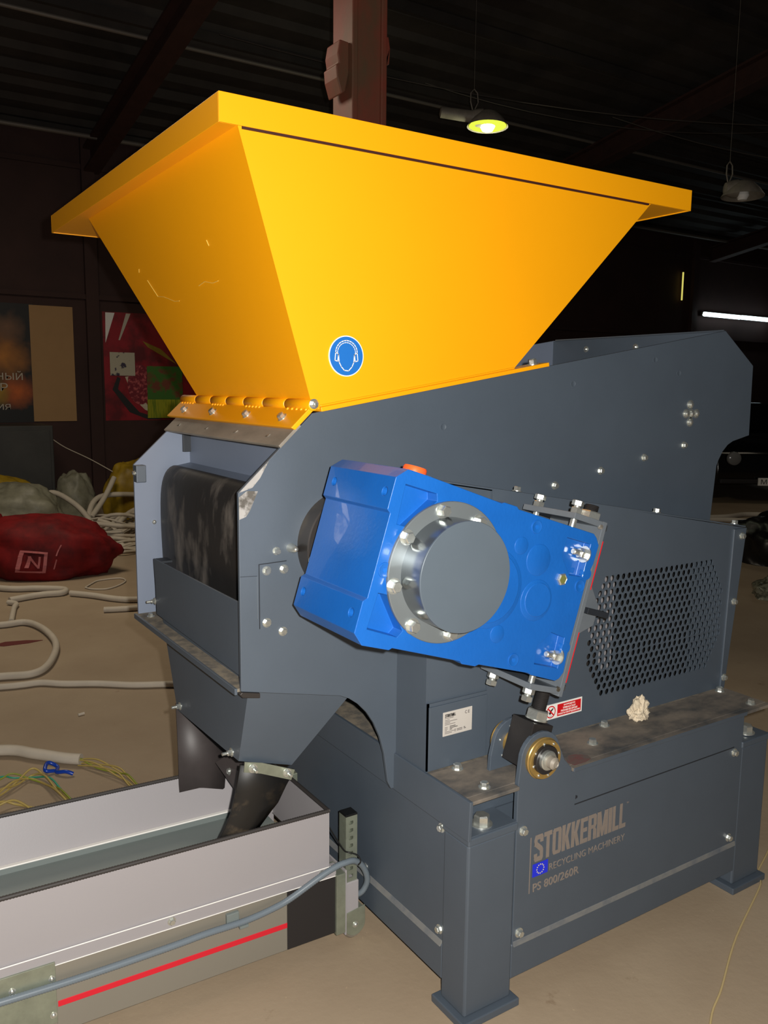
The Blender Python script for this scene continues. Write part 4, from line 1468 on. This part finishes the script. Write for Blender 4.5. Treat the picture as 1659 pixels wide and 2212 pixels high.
def vplate(name, v0, v1, pts, m, parent):
    bm = new()
    lo = [bm.verts.new(gtf((p[0], p[1], v0))) for p in pts]
    hi = [bm.verts.new(gtf((p[0], p[1], v1))) for p in pts]
    n = len(pts)
    bm.faces.new(lo)
    bm.faces.new(hi[::-1])
    for i in range(n):
        bm.faces.new((lo[i], hi[i], hi[(i + 1) % n], lo[(i + 1) % n]))
    return finish(name, bm, m, parent, .001)


ear = [(.370, -.055), (.474, -.055), (.560, .005), (.560, .075), (.474, .130), (.370, .130)]
brk = boxo('torque_bracket', (.474, -.055, -.232), (.488, .130, .218), 'machined', SH, .001, gtf)
vplate('bracket_arm', .202, .217, ear, 'machined', brk)
vplate('bracket_arm', -.226, -.211, ear, 'machined', brk)
lathe('weld_spot', gtf((.468, -.055, .203)), (0, -1, 0), [(-.004, .007), (.002, .006), (.003, 0)], 'silver', brk, 10)
lathe('weld_spot', gtf((.468, -.055, -.214)), (0, -1, 0), [(-.004, .007), (.002, .006), (.003, 0)], 'silver', brk, 10)
boxo('red_mark', (.4880, -.0552, .045), (.4906, -.030, .170), 'red', brk, 0, gtf)
boxo('red_mark', (.4880, -.0552, -.195), (.4902, -.030, -.065), 'red', brk, 0, gtf)
gprism('gusset', [(.488, .19), (.64, .053), (.685, .006), (.685, -.048), (.64, -.077), (.488, -.19)], .075, .083, 'machined', brk)
boxo('gusset_bar', (.615, .045, -.020), (.700, .076, -.004), 'darkpaint', brk, .001, gtf)
# set screws: two above, two below
for (yv, sgn) in ((.100, 1), (-.033, 1), (.100, -1), (-.033, -1)):
    v0 = .217 if sgn > 0 else -.226
    s = .026
    bm = new()
    o_ = gtf((.392, yv, v0))
    ax = gd(0, 0, sgn)
    add_lathe(bm, o_, ax, [(-.045, .0085), (.03, .0085)], 16)
    add_lathe(bm, o_, ax, [(0, s * .56), (.001, s * .577), (.013, s * .577), (.015, s * .5)], 6, .35)
    add_lathe(bm, o_, ax, [(.019, s * .5), (.020, s * .577), (.031, s * .577), (.033, s * .5)], 6, .8)
    finish('set_screw', bm, 'zinc', brk, 0, 30)
# threaded rod, nuts and block of the torque link
UR, YR = .524, .042
bm = new()
prf = []
v = -.36
i = 0
while v < .262:
    prf.append((v + .36, .0185 if i % 2 else .0172))
    v += .0022
    i += 1
add_lathe(bm, gtf((UR, YR, -.36)), gd(0, 0, 1), prf, 24)
rod = finish('threaded_rod', bm, 'black', SH, 0, 60)
for (v0, sgn, mm) in ((.217, 1, 'zinc'), (-.226, -1, 'zinc'), (-.318, 1, 'zinc')):
    bm = new()
    o_ = gtf((UR, YR, v0))
    ax = gd(0, 0, sgn)
    if sgn > 0:
        add_lathe(bm, o_, ax, [(0, .030), (.003, .030)], 28)
        add_lathe(bm, o_, ax, [(.003, .0285), (.004, .0300), (.024, .0300), (.027, .027)], 6, .2)
    else:
        add_lathe(bm, o_, ax, [(0, .030), (.004, .030)], 28)
    finish('nut', bm, mm, rod, 0, 30)
blk = boxo('link_block', (UR - .040, .008, -.440), (UR + .032, .088, -.322), 'black', SH, .0015, gtf)
# far lug and bearings
PX, PZ = .224, .674
lug2 = [(.147, .609), (.150, .65)] + arc(PX, PZ + .0, .066, 165, 0, 12) + [(.305, .609)]
fl2 = prism('far_lug', lug2, .100, .112, 'y', 'paint', SH, .0015)
PXn, PZn = .231, .668
br1 = lathe('bronze_bush', (PXn, .002, PZn), (0, -1, 0), [(0, .052), (.012, .055), (.014, .053), (.018, .053), (.022, .051), (.022, .04)], 'brass', SH, 48, 30)
for k in range(8):
    a = 2 * PI * k / 8 + .2
    bolt((PXn + .044 * math.cos(a), -.020, PZn + .044 * math.sin(a)), (0, -1, 0), .007, br1, washer=False, dome=True)
lathe('black_ring', (PXn - .006, -.018, PZn + .004), (0, -1, 0), [(0, .038), (.012, .038), (.014, .036), (.014, .022)], 'black', SH, 40, 30)
pin = lathe('link_pin', (PXn - .010, .13, PZn + .007), (0, -1, 0), [(0, .016), (.190, .016), (.196, .009), (.194, .007), (.194, 0)], 'steel', SH, 28, 30)
lathe('lock_nut', (PXn - .010, -.032, PZn + .007), (0, -1, 0), [(0, .0255), (.008, .0255), (.009, .023), (.012, .023), (.013, .018)], 'zinc', pin, 28, 30)
lathe('bronze_bush', (PX, .112, PZ), (0, 1, 0), [(0, .052), (.014, .054), (.018, .052), (.018, .03)], 'brass', SH, 48, 30)
ib = lathe('bronze_bush', (PX, .100, PZ), (0, -1, 0), [(0, .034), (.012, .034)], 'brass', SH, 40, 30)
for k in range(6):
    a = PI / 2 + 2 * PI * k / 6 + .2
    bolt((PX + .046 * math.cos(a), .100, PZ + .046 * math.sin(a)), (0, -1, 0), .007, ib, washer=False, dome=True)

# crumpled foam lump on the rail
bm = new()
bmesh.ops.create_icosphere(bm, subdivisions=4, radius=1)
for v in bm.verts:
    d = v.co.normalized()
    n_ = noise.noise(d * 2.3 + Vector((3, 1, 7))) * .45 + abs(noise.noise(d * 5 + Vector((1, 5, 2)))) * .4
    k = 1 + n_
    z = d.z * .030 * k
    if d.z > .6:
        z += .018 * (d.z - .6) / .4
    v.co = Vector((.760 + d.x * .030 * k, .130 + d.y * .022 * k, .6105 + .026 + max(z, -.026)))
tag(finish('foam_lump', bm, 'paper', None, 0, 20), 'crumpled beige foam lump lying on the dusty rail below the perforated guard', 'scrap')

# ================================================================ THE CONVEYOR
CV = thing('belt_conveyor', 'low light grey belt conveyor under the chute with red line along its side', 'conveyor', (-.9, .65, 0))
XR, XL = -.137, -1.9
YN, YFA = .45, .862


def cz(x):
    return -.027 * (x - XR)


def ctf2(p):
    return Vector((p[0], p[1], p[2] + cz(p[0])))


def cbox(name, a, b, m, parent=CV, bevel=.001):
    return boxo(name, a, b, m, parent, bevel, ctf2)


cbox('side_wall', (XL, YN, .252), (XR, YN + .004, .420), 'conv')
bm = new()
add_prism(bm, [(YFA, .420), (YFA - .004, .420), (YFA - .052, .300), (YFA - .050, .255), (YFA, .255)], XL, XR, 'x', ctf2)
finish('side_wall', bm, 'conv', CV)
cbox('end_wall', (XR - .004, YN + .004, .252), (XR, YFA - .004, .420), 'conv')
for (pa, pb) in (((XL, YN + .002), (XR, YN + .002)), ((XL, YFA - .002), (XR, YFA - .002)), ((XR - .002, YN), (XR - .002, YFA))):
    bm = new()
    a = ctf2((*pa, .421))
    b = ctf2((*pb, .421))
    n = int((b - a).length / .0035)
    add_tube(bm, [a.lerp(b, i / n) for i in range(n + 1)], .0052, 8, .22)
    finish('edge_trim', bm, 'trim', CV, 0, 60)
sr1 = cbox('side_rail', (XL, YN - .0055, .221), (-.118, YN + .01, .255), 'conv')
for xx in (-.60, -.165):
    bolt(ctf2((xx, YN - .0055, .241)), (0, -1, 0), .014, sr1)
cbox('rail_edge', (XL, YN - .0070, .2538), (-.118, YN - .004, .2562), 'white')
cbox('rail_edge', (XL, YN - .0075, .2205), (-.118, YN - .004, .2222), 'white')
cbox('side_rail', (XL, YFA - .01, .05), (-.118, YFA + .012, .255), 'conv')
cbox('inner_strip', (XL, YFA - .064, .300), (XR - .02, YFA - .0505, .304), 'white')
cbox('belt', (XL, YN + .01, .255), (XR - .05, YFA - .01, .284), 'belt')
cbox('belt_edge_sheet', (XL, YFA - .0635, .262), (XR - .02, YFA - .060, .300), 'belt')
for xx in (-.62, -.86):
    boxo('cleat', (xx, YN + .04, .284), (xx + .004, YFA - .30, .296), 'belt', CV, .001, ctf2)
cbox('side_panel', (-.884, YN - .006, .045), (-.274, YN + .002, .222), 'alu')
cbox('side_panel', (XL, YN - .006, .045), (-.884, YN + .002, .222), 'alu')
cbox('red_line', (-.881, YN - .0068, .112), (-.274, YN - .005, .1275), 'redline')
cbox('drive_cover', (-.274, YN - .006, .045), (-.121, YN + .10, .222), 'blackpanel')
gp = cbox('splice_plate', (-1.15, YN - .010, .075), (-.884, YN - .004, .232), 'zincsheet')
for p in ((-.893, .193), (-.98, .194), (-.893, .098)):
    bolt(ctf2((p[0], YN - .010, p[1])), (0, -1, 0), .010, gp, dome=True)
cbox('end_profile', (-.121, YN - .014, .040), (-.091, YN + .06, .226), 'zincsheet')
cbox('end_profile', (-.091, YN - .012, .030), (-.086, YN + .09, .232), 'conv')
cbox('bottom_pan', (XL, YN, .045), (-.121, YFA, .05), 'alu')
# adjustable leg with slots, sleeve, caster
bm = new()
add_box(bm, (-.083, YN, .12), (-.045, YN + .038, .385))
pst = finish('leg', bm, 'zincsheet', CV, 0)
cb = new()
add_box(cb, (-.0805, YN + .0025, .10), (-.0475, YN + .0355, .40))
boolean(pst, cb)
cb = new()
for k in range(8):
    z = .365 - k * .0235
    add_prism(cb, [(-.0725, z - .004), (-.0695, z - .0055), (-.0615, z - .0055), (-.0585, z - .004), (-.0585, z + .004), (-.0615, z + .0055), (-.0695, z + .0055), (-.0725, z + .004)], YN - .01, YN + .010, 'y')
boolean(pst, cb)
pst.data.materials.clear()
pst.data.materials.append(M['zincsheet'])
boxo('cap', (-.0835, YN - .0005, .385), (-.0445, YN + .0385, .391), 'tie', pst, .001)
boxo('sleeve', (-.088, YN - .004, .078), (-.041, YN + .043, .183), 'conv', CV, .002)
bm = new()
cp = [(-.088, .085)] + [(-.088 + .006, .090), (-.020, .098)] + arc(-.053, .046, .034, 0, -180, 12)
add_prism(bm, cp, YN - .006, YN - .002, 'y')
add_prism(bm, cp, YN + .036, YN + .040, 'y')
add_box(bm, (-.086, YN - .004, .087), (-.022, YN + .038, .091))
cst = finish('caster_bracket', bm, 'zincsheet', CV, .001)
lathe('caster_wheel', (-.053, YN, .034), (0, 1, 0), [(0, .030), (.004, .034), (.030, .034), (.034, .030)], 'lampgrey', CV, 36, 30)
bolt((-.053, YN - .006, .046), (0, -1, 0), .012, cst, dome=True)
# far leg mirrors it
boxo('leg', (-.083, YFA - .038, .05), (-.045, YFA, .36), 'zincsheet', CV, .002)
lathe('caster_wheel', (-.053, YFA - .034, .034), (0, 1, 0), [(0, .030), (.004, .034), (.030, .034), (.034, .030)], 'lampgrey', CV, 36, 30)
boxo('leg', (-1.75, YN + .02, 0), (-1.70, YN + .07, .25), 'zincsheet', CV, .002)
boxo('leg', (-1.75, YFA - .07, 0), (-1.70, YFA - .02, .25), 'zincsheet', CV, .002)
# drive bits inside the end
dv = boxo('belt_tensioner', (-.26, .62, .262), (-.20, .66, .31), 'zincsheet', CV, .001)
for p in ((-.265, .635, .30), (-.25, .60, .31), (-.23, .57, .31)):
    bolt(p, (-.3, -.6, .6), .016, dv)
# conduit
pth = resample(smooth_path([(-1.7, .425, .245), (-1.3, .428, .225), (-1.005, .430, .206), (-.818, .430, .197), (-.611, .430, .194), (-.513, .430, .195), (-.403, .430, .192), (-.32, .428, .201),
                            (-.27, .426, .214), (-.182, .422, .250), (-.13, .420, .266), (-.10, .420, .268), (-.070, .424, .262), (-.040, .430, .235), (-.020, .436, .195), (-.016, .445, .160), (-.03, .46, .128), (-.06, .50, .105)], 8), .0032)
bm = new()
add_tube(bm, pth, .0084, 10, .13)
cdt = finish('conduit', bm, 'conduit', CV, 0, 60)
boxo('clip', (-.455, .434, .186), (-.420, .446, .222), 'belt', cdt, .002)
boxo('clip', (-.425, .418, .180), (-.400, .442, .187), 'belt', cdt, .001)
bm = new()
add_tube(bm, smooth_path([(-.13, .47, .365), (-.105, .455, .315), (-.088, .448, .286), (-.075, .444, .279), (-.060, .425, .276), (-.056, .412, .262), (-.062, .416, .250)], 4), .0022, 6)
finish('cable_tie', bm, 'tie', cdt)
